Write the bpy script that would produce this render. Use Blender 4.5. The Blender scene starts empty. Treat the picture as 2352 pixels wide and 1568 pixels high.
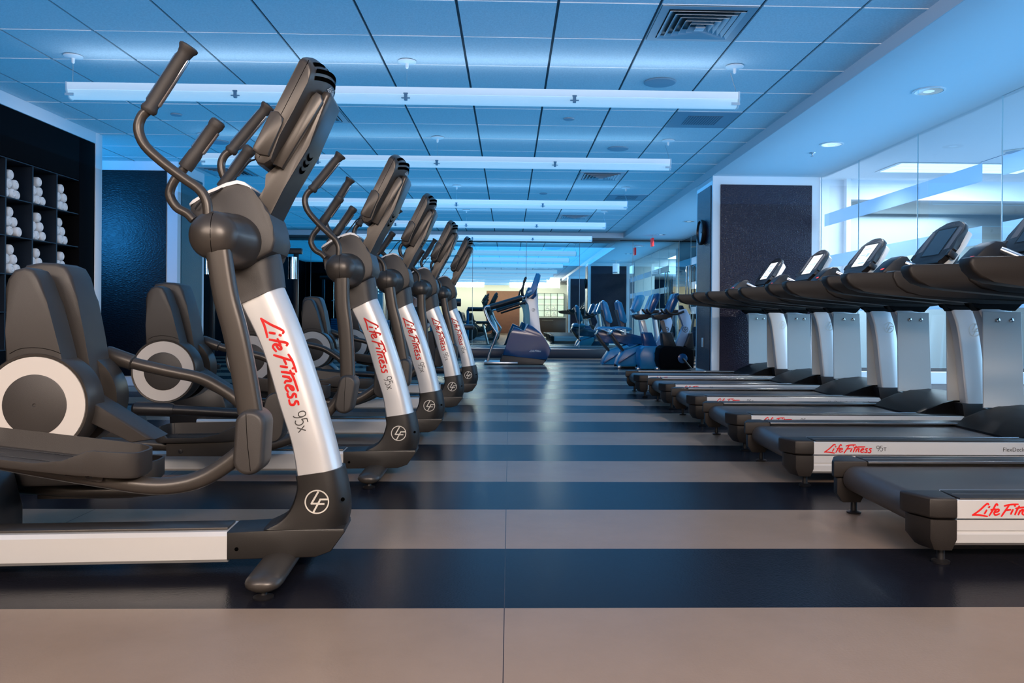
import bpy, bmesh, math, random
from mathutils import Vector, Matrix
random.seed(7)
SC = bpy.context.scene
COL = SC.collection
PI = math.pi

# ------------------------------------------------------------------ camera model
FPX, PSI, RHO, CAMH = 1850.0, .0264, .0075, .868
U0 = 1170 + FPX*math.tan(PSI)
V0 = 728.5 + RHO*(U0-1170)
FW = Vector((math.sin(PSI), math.cos(PSI), 0))
R0 = Vector((math.cos(PSI), -math.sin(PSI), 0))
UPW = Vector((0, 0, 1))
RC = math.cos(RHO)*R0 + math.sin(RHO)*UPW
UC = -math.sin(RHO)*R0 + math.cos(RHO)*UPW
CP = Vector((0, 0, CAMH))
cd = bpy.data.cameras.new('camera')
cam = bpy.data.objects.new('camera', cd)
COL.objects.link(cam)
m3 = Matrix((RC, UC, -FW)).transposed()
cam.matrix_world = Matrix.Translation(CP) @ m3.to_4x4()
cd.sensor_width = 36.0
cd.lens = FPX*36.0/2352
cd.shift_x = (1176-U0)/2352
cd.shift_y = -(784-V0)/2352
cd.clip_start = .05
SC.camera = cam

def ray(u, v): return FW + (u-U0)/FPX*RC - (v-V0)/FPX*UC
def az(u, v, z): d = ray(u, v); return CP + d*((z-CAMH)/d.z)
def ay(u, v, y): d = ray(u, v); return CP + d*(y/d.y)
def ax(u, v, x): d = ray(u, v); return CP + d*(x/d.x)

# ------------------------------------------------------------------ materials
MATS = {}
def lin(c):
    def f(x): x /= 255.0; return x/12.92 if x <= .04045 else ((x+.055)/1.055)**2.4
    return (f(c[0]), f(c[1]), f(c[2]), 1)
def mat(name, col, rough=.5, metal=0., spec=.5, coat=0., emit=None, estr=0., bump=0., bscale=200., bkind='noise', vary=0., vscale=9.):
    if name in MATS: return MATS[name]
    m = bpy.data.materials.new(name); m.use_nodes = True
    nt = m.node_tree; b = nt.nodes['Principled BSDF']
    col = tuple(col)+((1,) if len(col) == 3 else ())
    b.inputs['Base Color'].default_value = col
    b.inputs['Roughness'].default_value = rough
    b.inputs['Metallic'].default_value = metal
    b.inputs['Specular IOR Level'].default_value = spec
    b.inputs['Coat Weight'].default_value = coat
    b.inputs['Coat Roughness'].default_value = .12
    if emit:
        b.inputs['Emission Color'].default_value = tuple(emit)+((1,) if len(emit) == 3 else ())
        b.inputs['Emission Strength'].default_value = estr
    tc = nt.nodes.new('ShaderNodeTexCoord')
    n = nt.nodes.new('ShaderNodeTexNoise'); n.inputs['Scale'].default_value = bscale; n.inputs['Detail'].default_value = 3
    nt.links.new(tc.outputs['Object'], n.inputs['Vector'])
    if bump:
        bp = nt.nodes.new('ShaderNodeBump'); bp.inputs['Strength'].default_value = bump; bp.inputs['Distance'].default_value = .002
        src = n.outputs['Fac']
        if bkind == 'voronoi':
            vo = nt.nodes.new('ShaderNodeTexVoronoi'); vo.inputs['Scale'].default_value = bscale
            vo.feature = 'DISTANCE_TO_EDGE'
            mp = nt.nodes.new('ShaderNodeMapping'); mp.inputs['Scale'].default_value = (1, 1, 2.1)
            nt.links.new(tc.outputs['Object'], mp.inputs['Vector']); nt.links.new(mp.outputs['Vector'], vo.inputs['Vector'])
            rr = nt.nodes.new('ShaderNodeMapRange'); rr.inputs['From Max'].default_value = .45
            nt.links.new(vo.outputs['Distance'], rr.inputs['Value']); src = rr.outputs['Result']
            bp.inputs['Distance'].default_value = .004
        nt.links.new(src, bp.inputs['Height']); nt.links.new(bp.outputs['Normal'], b.inputs['Normal'])
    if vary:
        mx = nt.nodes.new('ShaderNodeMix'); mx.data_type = 'RGBA'
        mx.inputs[6].default_value = col
        mx.inputs[7].default_value = tuple(c*(1-vary) for c in col[:3])+(1,)
        n2 = nt.nodes.new('ShaderNodeTexNoise'); n2.inputs['Scale'].default_value = vscale; n2.inputs['Detail'].default_value = 5
        nt.links.new(tc.outputs['Object'], n2.inputs['Vector'])
        nt.links.new(n2.outputs['Fac'], mx.inputs[0]); nt.links.new(mx.outputs[2], b.inputs['Base Color'])
    MATS[name] = m
    return m

M_dark = mat('charcoal moulded plastic', (.040, .035, .032), .42, bump=.25, bscale=900)
M_dark2 = mat('graphite painted metal', (.056, .048, .042), .34, metal=.3)
M_base = mat('dark base moulding', (.019, .0165, .0148), .36, bump=.2, bscale=900)
M_badge = mat('satin pale badge metal', (.86, .82, .74), .3, metal=.4)
M_tread = mat('dark brown black moulding', (.020, .016, .014), .45, spec=.35, bump=.25, bscale=700)
M_hood = mat('black motor hood', (.005, .005, .006), .42, spec=.12)
M_void = mat('black slot', (.0015, .0015, .0015), .9, spec=0)
M_black = mat('black plastic', (.014, .013, .014), .38)
M_rubber = mat('black rubber grip', (.035, .031, .029), .55, bump=.3, bscale=700)
M_silver = mat('satin silver paint', (.74, .73, .72), .33, metal=.35)
M_silver2 = mat('pale grey panel', (.74, .73, .69), .42)
M_chrome = mat('polished chrome', (.8, .82, .84), .08, metal=1.)
M_steel = mat('brushed steel', (.55, .56, .58), .28, metal=1.)
M_white = mat('white satin paint', (.80, .80, .80), .4)
M_ring = mat('off white ring', (.60, .56, .52), .35)
M_red = mat('red lettering', (.75, .008, .006), .45)
M_ink = mat('dark grey lettering', (.06, .055, .05), .5)
M_blue = mat('deep blue shroud', (.004, .055, .15), .20, coat=.15)
M_bluegrey = mat('steel blue shroud', (.014, .19, .36), .30)
M_screen = mat('dark glass screen', (.02, .025, .035), .08)
M_screen_on = mat('lit white screen', (.1, .1, .1), .2, emit=(.93, .98, 1.), estr=1.15)
M_button = mat('grey key panel', (.10, .10, .11), .4)
M_redled = mat('red led mark', (.3, .01, .01), .4, emit=(1., .06, .05), estr=1.2)
M_greenled = mat('green led mark', (.01, .12, .06), .4, emit=(.05, .6, .3), estr=.25)
M_towel = mat('white terry towel', (.90, .88, .87), .95, spec=.1, bump=.8, bscale=400)
M_leather = mat('black crocodile leather', (.016, .009, .024), .34, bump=.55, bscale=34, bkind='voronoi')
M_leather2 = mat('blue black crocodile leather', (.0022, .0022, .005), .36, bump=.30, bscale=26, bkind='voronoi')
M_lacquer = mat('black lacquer', (.002, .002, .003), .7, spec=.05)
M_shelf = mat('dark blue shelf board', (.006, .014, .028), .45)
M_brown = mat('rust brown panel', (.26, .10, .06), .6, vary=.3)
M_cream = mat('cream wall paint', (.80, .76, .69), .7)
M_skin = mat('skin', (.55, .30, .22), .55)
M_hair = mat('brown hair', (.10, .04, .02), .6)
M_cloth = mat('black clothing', (.012, .012, .014), .8)
M_belt = mat('treadmill belt', (.060, .050, .047), .36, spec=.35, bump=.35, bscale=1200)
M_exit = mat('red exit sign', (.5, .02, .02), .4, emit=(1, .08, .14), estr=.22)
M_lamp = mat('frosted lamp lens', (.8, .8, .8), .3, emit=(.62, .86, 1.), estr=.5)

# ------------------------------------------------------------------ mesh helpers
def _fin(bm, name, angle=38):
    bmesh.ops.recalc_face_normals(bm, faces=bm.faces[:])
    me = bpy.data.meshes.new(name); bm.to_mesh(me); bm.free()
    me.polygons.foreach_set('use_smooth', [name not in ('lettering', 'model_number', 'badge', 'maker_mark')]*len(me.polygons))
    me.set_sharp_from_angle(angle=math.radians(angle))
    return me
def link(name, me, m=None, parent=None):
    o = bpy.data.objects.new(name, me)
    if m is not None and not me.materials: me.materials.append(m)
    COL.objects.link(o)
    if parent is not None: o.parent = parent
    return o
def obj(name, bm, m, parent=None, angle=38):
    return link(name, _fin(bm, name, angle), m, parent)
def thing(name, label, cat, loc=(0, 0, 0), rz=0., group=None):
    o = bpy.data.objects.new(name, None); COL.objects.link(o)
    o.empty_display_size = .1
    o.location = loc; o.rotation_euler = (0, 0, rz)
    return tag(o, label, cat, group)
def tag(o, label, cat, group=None):
    o['label'] = label; o['category'] = cat
    if group: o['group'] = group
    return o
def struct(name, bm, m, angle=38):
    o = obj(name, bm, m, None, angle); o['kind'] = 'structure'; return o
def copy_tree(o, parent=None):
    c = o.copy(); COL.objects.link(c)
    if parent is not None: c.parent = parent
    for ch in list(o.children): copy_tree(ch, c)
    return c
def BM(): return bmesh.new()

def box(bm, x0, x1, y0, y1, z0, z1, bev=0., seg=2):
    vs = [bm.verts.new((x, y, z)) for x in (x0, x1) for y in (y0, y1) for z in (z0, z1)]
    F = [(0, 1, 3, 2), (4, 6, 7, 5), (0, 4, 5, 1), (2, 3, 7, 6), (0, 2, 6, 4), (1, 5, 7, 3)]
    fs = [bm.faces.new([vs[i] for i in f]) for f in F]
    if bev:
        es = list({e for f in fs for e in f.edges})
        bmesh.ops.bevel(bm, geom=es, offset=bev, segments=seg, affect='EDGES', profile=.5, clamp_overlap=True)
    return bm
def obox(bm, mtx, sx, sy, sz, bev=0., seg=2):
    """box of full size sx,sy,sz centred on the matrix origin"""
    n0 = len(bm.verts)
    t = bmesh.new(); box(t, -sx/2, sx/2, -sy/2, sy/2, -sz/2, sz/2, bev, seg)
    merge(bm, t, mtx)
def merge(bm, t, mtx=None):
    mp = {}
    for v in t.verts: mp[v] = bm.verts.new(mtx @ v.co if mtx is not None else v.co)
    for f in t.faces: bm.faces.new([mp[v] for v in f.verts])
    t.free()
def cr(pts, n=6, closed=False):
    """Catmull-Rom through tuples"""
    P = [Vector(p) for p in pts]; out = []
    N = len(P)
    rng = range(N if closed else N-1)
    for i in rng:
        p1, p2 = P[i], P[(i+1) % N]
        p0 = P[(i-1) % N] if closed or i > 0 else p1*2-p2
        p3 = P[(i+2) % N] if closed or i+2 < N else p2*2-p1
        for k in range(n):
            t = k/n
            out.append(.5*((2*p1)+(p2-p0)*t+(2*p0-5*p1+4*p2-p3)*t*t+(3*p1-p0-3*p2+p3)*t**3))
    if not closed: out.append(P[-1].copy())
    return out
def prism(bm, pts, a0, a1, bev=0., seg=2, axis='y'):
    """extrude a closed 2D outline; axis y: pts are (x,z); axis x: pts are (y,z); axis z: pts are (x,y)"""
    def mk(p, a):
        return {'y': (p[0], a, p[1]), 'x': (a, p[0], p[1]), 'z': (p[0], p[1], a)}[axis]
    A = [bm.verts.new(mk(p, a0)) for p in pts]; B = [bm.verts.new(mk(p, a1)) for p in pts]
    n = len(pts)
    fa = bm.faces.new(A); fb = bm.faces.new(B[::-1])
    for i in range(n): bm.faces.new((A[i], B[i], B[(i+1) % n], A[(i+1) % n]))
    if bev:
        es = list(set(fa.edges) | set(fb.edges))
        bmesh.ops.bevel(bm, geom=es, offset=bev, segments=seg, affect='EDGES', profile=.5, clamp_overlap=True)
    return bm
def loft(bm, rings, cap=True, closed=True):
    R = [[bm.verts.new(p) for p in r] for r in rings]
    n = len(rings[0])
    for a, b in zip(R, R[1:]):
        for i in range(n if closed else n-1):
            j = (i+1) % n
            bm.faces.new((a[i], a[j], b[j], b[i]))
    if cap: bm.faces.new(R[0][::-1]); bm.faces.new(R[-1])
    return bm
def tube(bm, pts, r, seg=12, sm=0, flat=None, cap=True, up=None):
    """sweep a circle (or ellipse r x flat) along 3D points; r may be a list"""
    P = [Vector(p) for p in pts]
    if sm:
        if isinstance(r, (list, tuple)):
            rr = cr([(x, 0, 0) for x in r], sm); r = [q.x for q in rr]
        P = cr(P, sm)
    N = len(P)
    if not isinstance(r, (list, tuple)): r = [r]*N
    up = Vector(up) if up else Vector((0, 1, 0))
    rings = []
    for i in range(N):
        t = (P[min(i+1, N-1)]-P[max(i-1, 0)]).normalized()
        a = up-t*up.dot(t)
        if a.length < 1e-3: a = Vector((1, 0, 0))-t*t.x
        a.normalize(); b = t.cross(a)
        ra = r[i]; rb = r[i] if flat is None else r[i]*flat
        rings.append([P[i]+a*ra*math.cos(2*PI*k/seg)+b*rb*math.sin(2*PI*k/seg) for k in range(seg)])
    return loft(bm, rings, cap)
def lathe(bm, prof, c=(0, 0, 0), axis='z', seg=32):
    """prof: (radius, height) list"""
    c = Vector(c); rings = []
    for r, h in prof:
        r = max(r, 1e-4); ring = []
        for k in range(seg):
            a = 2*PI*k/seg; p, q = r*math.cos(a), r*math.sin(a)
            ring.append(c+Vector({'z': (p, q, h), 'y': (p, h, q), 'x': (h, p, q)}[axis]))
        rings.append(ring)
    return loft(bm, rings, True)
def cyl(bm, p0, p1, r, seg=16): return tube(bm, [p0, p1], r, seg)
def quadstrip(bm, A, B):
    a = [bm.verts.new(p) for p in A]; b = [bm.verts.new(p) for p in B]
    for i in range(len(a)-1): bm.faces.new((a[i], a[i+1], b[i+1], b[i]))

# ------------------------------------------------------------------ lettering
def stroke2d(pts, w, sm=5, taper=.75):
    P = cr([(p[0], p[1], 0) for p in pts], sm) if len(pts) > 2 else [Vector((pts[0][0], pts[0][1], 0)).lerp(Vector((pts[1][0], pts[1][1], 0)), k/4) for k in range(5)]
    A, B = [], []; N = len(P)
    for i in range(N):
        t = (P[min(i+1, N-1)]-P[max(i-1, 0)]).normalized(); n = Vector((-t.y, t.x, 0))
        e = abs(2*i/(N-1)-1); ww = w/2*(1-(1-taper)*e**3)
        A.append(P[i]+n*ww); B.append(P[i]-n*ww)
    return A, B
SCRIPT = [[(1.28, .88), (1.12, .98), (.55, .45), (0, .06)], [(0, .10), (.5, .09), (1.2, -.02)],
          [(1.13, .52), (.93, .16)], [(1.36, .80), (1.24, .66)],
          [(1.98, .84), (1.84, .96), (1.58, .5), (1.3, .02)], [(1.4, .5), (1.85, .56)],
          [(1.68, .28), (2.0, .38), (2.03, .53), (1.84, .5), (1.68, .25), (1.8, .09), (2.12, .2)],
          [(2.82, .86), (2.5, .38), (2.22, -.04)], [(2.42, .80), (2.9, .92), (3.55, .95)], [(2.56, .46), (2.98, .52)],
          [(3.14, .56), (2.94, .12)], [(3.22, .78), (3.32, .86)],
          [(3.62, .84), (3.4, .42), (3.26, .08)], [(3.3, .62), (3.9, .70), (4.6, .72)],
          [(3.70, .5), (3.52, .08)], [(3.56, .25), (3.78, .48), (3.92, .48), (3.84, .22), (3.96, .08)],
          [(4.14, .28), (4.4, .38), (4.42, .5), (4.24, .46), (4.1, .22), (4.22, .07), (4.5, .16)],
          [(4.92, .5), (4.72, .52), (4.66, .4), (4.8, .26), (4.74, .08), (4.5, .08)],
          [(5.36, .5), (5.16, .52), (5.1, .4), (5.24, .25), (5.16, .05), (4.88, .06)]]
def n95(last):
    L = [[(.02, .42), (.22, .30), (.46, .42), (.5, .68), (.38, .95), (.14, .95), (.03, .72), (.12, .5), (.34, .45), (.48, .62)],
         [(1.02, .98), (.72, .98), (.68, .56), (.86, .62), (1.06, .5), (1.06, .18), (.86, .02), (.64, .12)]]
    L = [[(.48, .70), (.42, .92), (.25, 1.), (.08, .92), (.02, .70), (.08, .50), (.25, .42), (.42, .50), (.48, .70), (.46, .36), (.34, .08), (.2, .0)],
         [(1.04, .97), (.70, .97)], [(.71, .97), (.66, .54)], [(.66, .54), (.84, .63), (1.02, .55), (1.09, .32), (1.0, .09), (.82, .0), (.62, .08)]]
    if last == 'x': L += [[(1.24, .62), (1.66, .02)], [(1.66, .62), (1.24, .02)]]
    else: L += [[(1.22, .66), (1.72, .66)], [(1.47, .66), (1.47, .02)]]
    return L
def fnorm(fmap, x, y):
    o = fmap(x, y); return (fmap(x+.05, y)-o).cross(fmap(x, y+.05)-o).normalized()
def ribbon(bm, A, B, fmap, i=0):
    # a paint stroke, slightly crowned along its middle so that crossing strokes never lie in one plane
    n = fnorm(fmap, A[2].x, A[2].y); a = [fmap(p.x, p.y)+n*.00002*(i % 5) for p in A]; b = [fmap(p.x, p.y)+n*.00002*(i % 5) for p in B]
    c = [(p+q)/2+n*(.022*(p-q).length) for p, q in zip(a, b)]
    quadstrip(bm, a, c); quadstrip(bm, c, b)
def letter(bm, strokes, w, fmap, taper=.75):
    for i, s in enumerate(strokes):
        A, B = stroke2d(s, w, taper=taper); ribbon(bm, A, B, fmap, i)
def badge(bm, fmap, r=1., w=.11):
    n = 40
    A = [fmap(r*math.cos(2*PI*k/n), r*math.sin(2*PI*k/n)) for k in range(n+1)]
    B = [fmap((r-w)*math.cos(2*PI*k/n), (r-w)*math.sin(2*PI*k/n)) for k in range(n+1)]
    quadstrip(bm, A, B)
    for i, s in enumerate([[(.12, .86), (-.46, -.18)], [(-.50, -.14), (.08, -.14)], [(-.28, -.86), (.30, .24)], [(.22, .20), (.88, .20)], [(.06, -.18), (.62, -.18)]]):
        a, b = stroke2d([(p[0]*r, p[1]*r) for p in s], .15*r, taper=1.); ribbon(bm, a, b, fmap, i+1)
def font_mesh(txt, size, fmap):
    cu = bpy.data.curves.new('txt', 'FONT'); cu.body = txt; cu.size = size
    o = bpy.data.objects.new('txt', cu); COL.objects.link(o)
    dg = bpy.context.evaluated_depsgraph_get()
    me = bpy.data.meshes.new_from_object(o.evaluated_get(dg))
    bpy.data.objects.remove(o); bpy.data.curves.remove(cu)
    for v in me.vertices: v.co = fmap(v.co.x, v.co.y)
    me.materials.clear()
    return me
# ------------------------------------------------------------------ room shell
CEIL, SOFF, GX, LX, MY, BY = 2.744, 2.648, 3.88, -4.28, 18.4, -7.0
ROWS0, ROW = 2.406, .617
# floor: striped vinyl
def floor_mat():
    m = bpy.data.materials.new('striped vinyl floor'); m.use_nodes = True
    nt = m.node_tree; b = nt.nodes['Principled BSDF']; N = nt.nodes.new; Lk = nt.links.new
    tc = N('ShaderNodeTexCoord'); sp = N('ShaderNodeSeparateXYZ'); Lk(tc.outputs['Object'], sp.inputs[0])
    def math_(op, a, bb=None):
        n = N('ShaderNodeMath'); n.operation = op
        for i, q in enumerate((a, bb)):
            if q is None: continue
            if isinstance(q, (int, float)): n.inputs[i].default_value = q
            else: Lk(q, n.inputs[i])
        return n.outputs[0]
    t = math_('FRACT', math_('DIVIDE', math_('SUBTRACT', sp.outputs['Y'], ROWS0-61.7), 2*ROW))
    isl = math_('GREATER_THAN', t, .5)
    n1 = N('ShaderNodeTexNoise'); n1.inputs['Scale'].default_value = 3.5; n1.inputs['Detail'].default_value = 8; n1.inputs['Roughness'].default_value = .7
    Lk(tc.outputs['Object'], n1.inputs['Vector'])
    n2 = N('ShaderNodeTexNoise'); n2.inputs['Scale'].default_value = 130; n2.inputs['Detail'].default_value = 4
    Lk(tc.outputs['Object'], n2.inputs['Vector'])
    mA = N('ShaderNodeMix'); mA.data_type = 'RGBA'; mA.inputs[6].default_value = (.25, .178, .130, 1); mA.inputs[7].default_value = (.33, .240, .180, 1)
    Lk(n1.outputs['Fac'], mA.inputs[0])
    mB = N('ShaderNodeMix'); mB.data_type = 'RGBA'; mB.inputs[6].default_value = (.006, .006, .009, 1); mB.inputs[7].default_value = (.014, .014, .020, 1)
    Lk(n2.outputs['Fac'], mB.inputs[0])
    mx = N('ShaderNodeMix'); mx.data_type = 'RGBA'; Lk(isl, mx.inputs[0]); Lk(mB.outputs[2], mx.inputs[6]); Lk(mA.outputs[2], mx.inputs[7])
    # joints between sheets
    sx = math_('FRACT', math_('DIVIDE', math_('ADD', sp.outputs['X'], 18.31), 1.83))
    sj = math_('LESS_THAN', sx, .0014)
    m2 = N('ShaderNodeMix'); m2.data_type = 'RGBA'; Lk(sj, m2.inputs[0]); Lk(mx.outputs[2], m2.inputs[6]); m2.inputs[7].default_value = (.04, .03, .03, 1)
    Lk(m2.outputs[2], b.inputs['Base Color'])
    rr = N('ShaderNodeMapRange'); rr.inputs['To Min'].default_value = .15; rr.inputs['To Max'].default_value = .26
    Lk(n1.outputs['Fac'], rr.inputs['Value']); Lk(rr.outputs['Result'], b.inputs['Roughness'])
    bp = N('ShaderNodeBump'); bp.inputs['Strength'].default_value = .34; bp.inputs['Distance'].default_value = .002
    Lk(n2.outputs['Fac'], bp.inputs['Height']); Lk(bp.outputs['Normal'], b.inputs['Normal'])
    b.inputs['Specular IOR Level'].default_value = 0
    gl = N('ShaderNodeBsdfGlossy'); Lk(rr.outputs['Result'], gl.inputs['Roughness']); Lk(bp.outputs['Normal'], gl.inputs['Normal'])
    fz = N('ShaderNodeFresnel'); fz.inputs['IOR'].default_value = 1.36
    fm = math_('MULTIPLY', fz.outputs[0], .58); ms = N('ShaderNodeMixShader'); Lk(fm, ms.inputs[0]); Lk(b.outputs[0], ms.inputs[1]); Lk(gl.outputs[0], ms.inputs[2])
    Lk(ms.outputs[0], nt.nodes['Material Output'].inputs[0])
    return m
bm = BM(); box(bm, -7.2, GX+.02, BY-.2, MY+.2, -.1, 0)
struct('floor', bm, floor_mat())
bm = BM(); box(bm, GX+.02, 10.2, -3, 21, -.1, 0)
o = struct('floor_corridor', bm, mat('streaked dark carpet', (.045, .042, .055), .85, vary=.7, bump=.4, bscale=60))

# suspended ceiling: backing, tiles in two directions, thin cross bars
M_tile = mat('mineral fibre ceiling tile', (.84, .86, .86), .9, spec=.1, bump=.9, bscale=140, vary=.32, vscale=75)
M_gap = mat('dark ceiling groove', (.05, .06, .07), .8)
M_tee = mat('white ceiling tee bar', (.85, .87, .87), .5)
X0t, Y0t, TW, TL = .279, 4.785, .6095, .6155
bm = BM(); box(bm, -7.2, 2.53, BY, 17.75, CEIL+.012, CEIL+.05)
ceil = struct('ceiling', bm, M_gap)
bm = BM()
kx = [k for k in range(-13, 4)]
ky = [k for k in range(-20, 22)]
for i in kx:
    xa, xb = X0t+i*TW+.009, X0t+(i+1)*TW-.009
    xa, xb = max(xa, -7.2), min(xb, 2.515)
    if xb-xa < .05: continue
    for j in ky:
        ya, yb = Y0t+j*TL+.003, Y0t+(j+1)*TL-.003
        ya, yb = max(ya, BY), min(yb, 17.74)
        if yb-ya < .05: continue
        d = random.uniform(-.0012, .0012)
        vs = [bm.verts.new(p) for p in ((xa, ya, CEIL+d), (xb, ya, CEIL+d), (xb, yb, CEIL+d), (xa, yb, CEIL+d))]
        us = [bm.verts.new((v.co.x, v.co.y, CEIL+.013)) for v in vs]
        bm.faces.new(vs)
        for q in range(4): bm.faces.new((vs[q], vs[(q+1) % 4], us[(q+1) % 4], us[q]))
o = obj('ceiling_tile', bm, M_tile, ceil)
bm = BM()
for j in ky:
    y = Y0t+j*TL
    if BY < y < 17.7:
        for i in kx:
            xa, xb = max(X0t+i*TW+.010, -7.2), min(X0t+(i+1)*TW-.010, 2.515)
            if xb-xa > .05: box(bm, xa, xb, y-.0028, y+.0028, CEIL-.004, CEIL+.004)
obj('ceiling_tee_bar', bm, M_tee, ceil)
# right soffit (lower plaster ceiling) and end soffit over the mirror
M_plast = mat('white plaster', (.80, .82, .84), .8, spec=.2)
bm = BM(); box(bm, 2.515, GX+.06, BY, MY, SOFF, 3.0); struct('ceiling_soffit_right', bm, M_plast)
bm = BM(); box(bm, -7.2, 2.515, 17.75, MY, SOFF-.01, 3.0); struct('ceiling_soffit_back', bm, M_plast)
bm = BM(); box(bm, 2.507, 2.5149, BY, 17.75, SOFF-.002, CEIL+.004); struct('trim_1', bm, mat('grey soffit edge', (.62, .64, .66), .6))
bm = BM(); box(bm, GX+.06, 10.2, -3, 21, 2.8, 3.0); struct('ceiling_corridor', bm, M_plast)

# back wall behind the mirrors, plinth under them
bm = BM(); box(bm, -7.2, 10.2, MY+.03, MY+.2, 0, 3.0); struct('wall_back', bm, M_lacquer)
bm = BM(); box(bm, -7.2, GX, 17.35, MY, .0, .185, .006)
o = struct('baseboard_back', bm, mat('dark blue plinth', (.012, .022, .038), .35))
bm = BM(); box(bm, -7.2, GX, 17.35, 17.36, .187, .196); struct('trim_2', bm, M_steel)
# mirror panels
def mirror_mat():
    m = bpy.data.materials.new('mirror glass'); m.use_nodes = True
    b = m.node_tree.nodes['Principled BSDF']
    b.inputs['Base Color'].default_value = (.64, .90, .93, 1); b.inputs['Metallic'].default_value = 1; b.inputs['Roughness'].default_value = .012
    return m
M_mir = mirror_mat()
M_sedge = mat('pale mirror edge', (.75, .88, .95), .3)
edges = [-7.19]+[.376+1.222*k for k in range(-6, 3)]+[GX-.005]
edges = sorted(e for e in edges if e >= -7.2)
pos = ['at the far left end of the mirrored wall', 'second from the left end of the mirrored wall', 'third from the left end of the mirrored wall',
       'fourth from the left end of the mirrored wall', 'behind the farthest elliptical trainers', 'reflecting the cream wall, left of the climber',
       'directly behind the stair climber', 'reflecting the towel niche, right of the climber', 'reflecting the framed black panel', 'in the right corner against the glass partition']
for k in range(len(edges)-1):
    bm = BM(); box(bm, edges[k]+.003, edges[k+1]-.003, MY, MY+.012, .19, SOFF-.012, .002, 1)
    o = obj('wall_mirror', bm, M_mir)
    bm = BM(); box(bm, edges[k+1]-.0028, edges[k+1]+.0028, MY-.001, MY+.008, .19, SOFF-.012); obj('polished_edge', bm, M_sedge, o)
    tag(o, 'tall frameless mirror panel '+pos[min(k, len(pos)-1)], 'mirror', 'mirror panels on the back wall')

# left wall with towel niche: X = LX for Y < 8.55
M_frame = mat('white framing', (.90, .90, .91), .45)
YW = 8.563
bm = BM(); box(bm, LX-.6, LX-.5, BY, YW-.02, 0, CEIL); struct('wall_left', bm, M_lacquer)
bm = BM(); box(bm, LX-.6, LX, YW-.132, YW, 0, CEIL, .003); struct('trim_3', bm, M_frame)
bm = BM(); box(bm, LX-.05, LX, -2, YW-.132, CEIL-.115, CEIL, .003); struct('trim_4', bm, M_frame)
# alcove + pier on the left
PY, PXR = 9.97, -4.07
bm = BM(); box(bm, -7.2, -7.1, YW, MY, 0, CEIL); struct('wall_alcove', bm, M_lacquer)
bm = BM(); box(bm, -7.1, LX-.6, YW-.1, YW-.02, 0, CEIL); struct('wall_return', bm, M_lacquer)
bm = BM(); box(bm, -5.4, PXR, PY, PY+.86, 0, CEIL); pier = struct('pillar_left', bm, M_frame)
bm = BM(); box(bm, -5.2, PXR-.13, PY-.012, PY-.001, .12, CEIL-.115, .003, 1)
o = obj('leather_panel', bm, M_leather2, pier)
M_teal = mat('teal glazed leather', (.012, .09, .12), .3, bump=.3, bscale=40, bkind='voronoi')
bm = BM(); box(bm, PXR+.001, PXR+.012, PY+.10, PY+.77, .20, CEIL-.13, .003, 1); obj('side_panel', bm, M_teal, pier)

# right pillar
RX0 = 2.53
bm = BM(); box(bm, RX0, GX-.003, 9.98, 10.86, 0, SOFF); pil = struct('pillar_right', bm, M_frame)
bm = BM(); box(bm, RX0+.09, GX-.11, 9.967, 9.979, .10, SOFF-.105, .003, 1); obj('front_panel', bm, M_leather, pil)
bm = BM(); box(bm, RX0+.09, GX-.11, 10.861, 10.873, .10, SOFF-.105, .003, 1); obj('rear_panel', bm, M_leather, pil)
bm = BM(); box(bm, RX0-.012, RX0-.001, 10.06, 10.78, .21, SOFF-.10, .003, 1); obj('side_panel', bm, M_leather, pil)
bm = BM(); box(bm, RX0-.012, RX0+.0, 9.962, 9.98, 0, CEIL+.003); struct('trim_5', bm, M_frame)
# second pillar behind the viewpoint (seen in the mirror)
bm = BM(); box(bm, RX0, GX-.003, 1.4, 2.2, 0, SOFF); pil2 = struct('pillar_near', bm, M_frame)
bm = BM(); box(bm, RX0+.09, GX-.11, 2.201, 2.213, .10, SOFF-.105, .003, 1); obj('rear_panel', bm, M_leather, pil2)
bm = BM(); box(bm, RX0-.012, RX0-.001, 1.5, 2.1, .21, SOFF-.10, .003, 1); obj('side_panel', bm, M_leather, pil2)

# clock on the side of the right pillar
t = thing('wall_clock', 'round black rimmed wall clock on the narrow side of the right pillar', 'clock', (RX0-.013, 10.42, 1.99))
bm = BM(); lathe(bm, [(.155, 0), (.165, -.02), (.165, -.05), (.150, -.058), (.145, -.045), (.145, -.02)], axis='x', seg=40)
obj('rim', bm, M_black, t)
bm = BM(); lathe(bm, [(.145, -.022), (.145, -.03)], axis='x', seg=40); obj('dial', bm, mat('clock dial', (.65, .72, .80), .25), t)
bm = BM(); box(bm, -.036, -.032, -.004, .004, -.01, .09); obj('hand', bm, M_black, t)
bm = BM(); box(bm, -.036, -.032, -.06, .0, -.004, .004); obj('hand', bm, M_black, t)
t = tag(obj('switch_plate', box(BM(), RX0-.02, RX0-.0125, 10.38, 10.46, .50, .62, .003), M_silver2), 'small pale switch plate low on the narrow side of the right pillar', 'switch')

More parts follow.
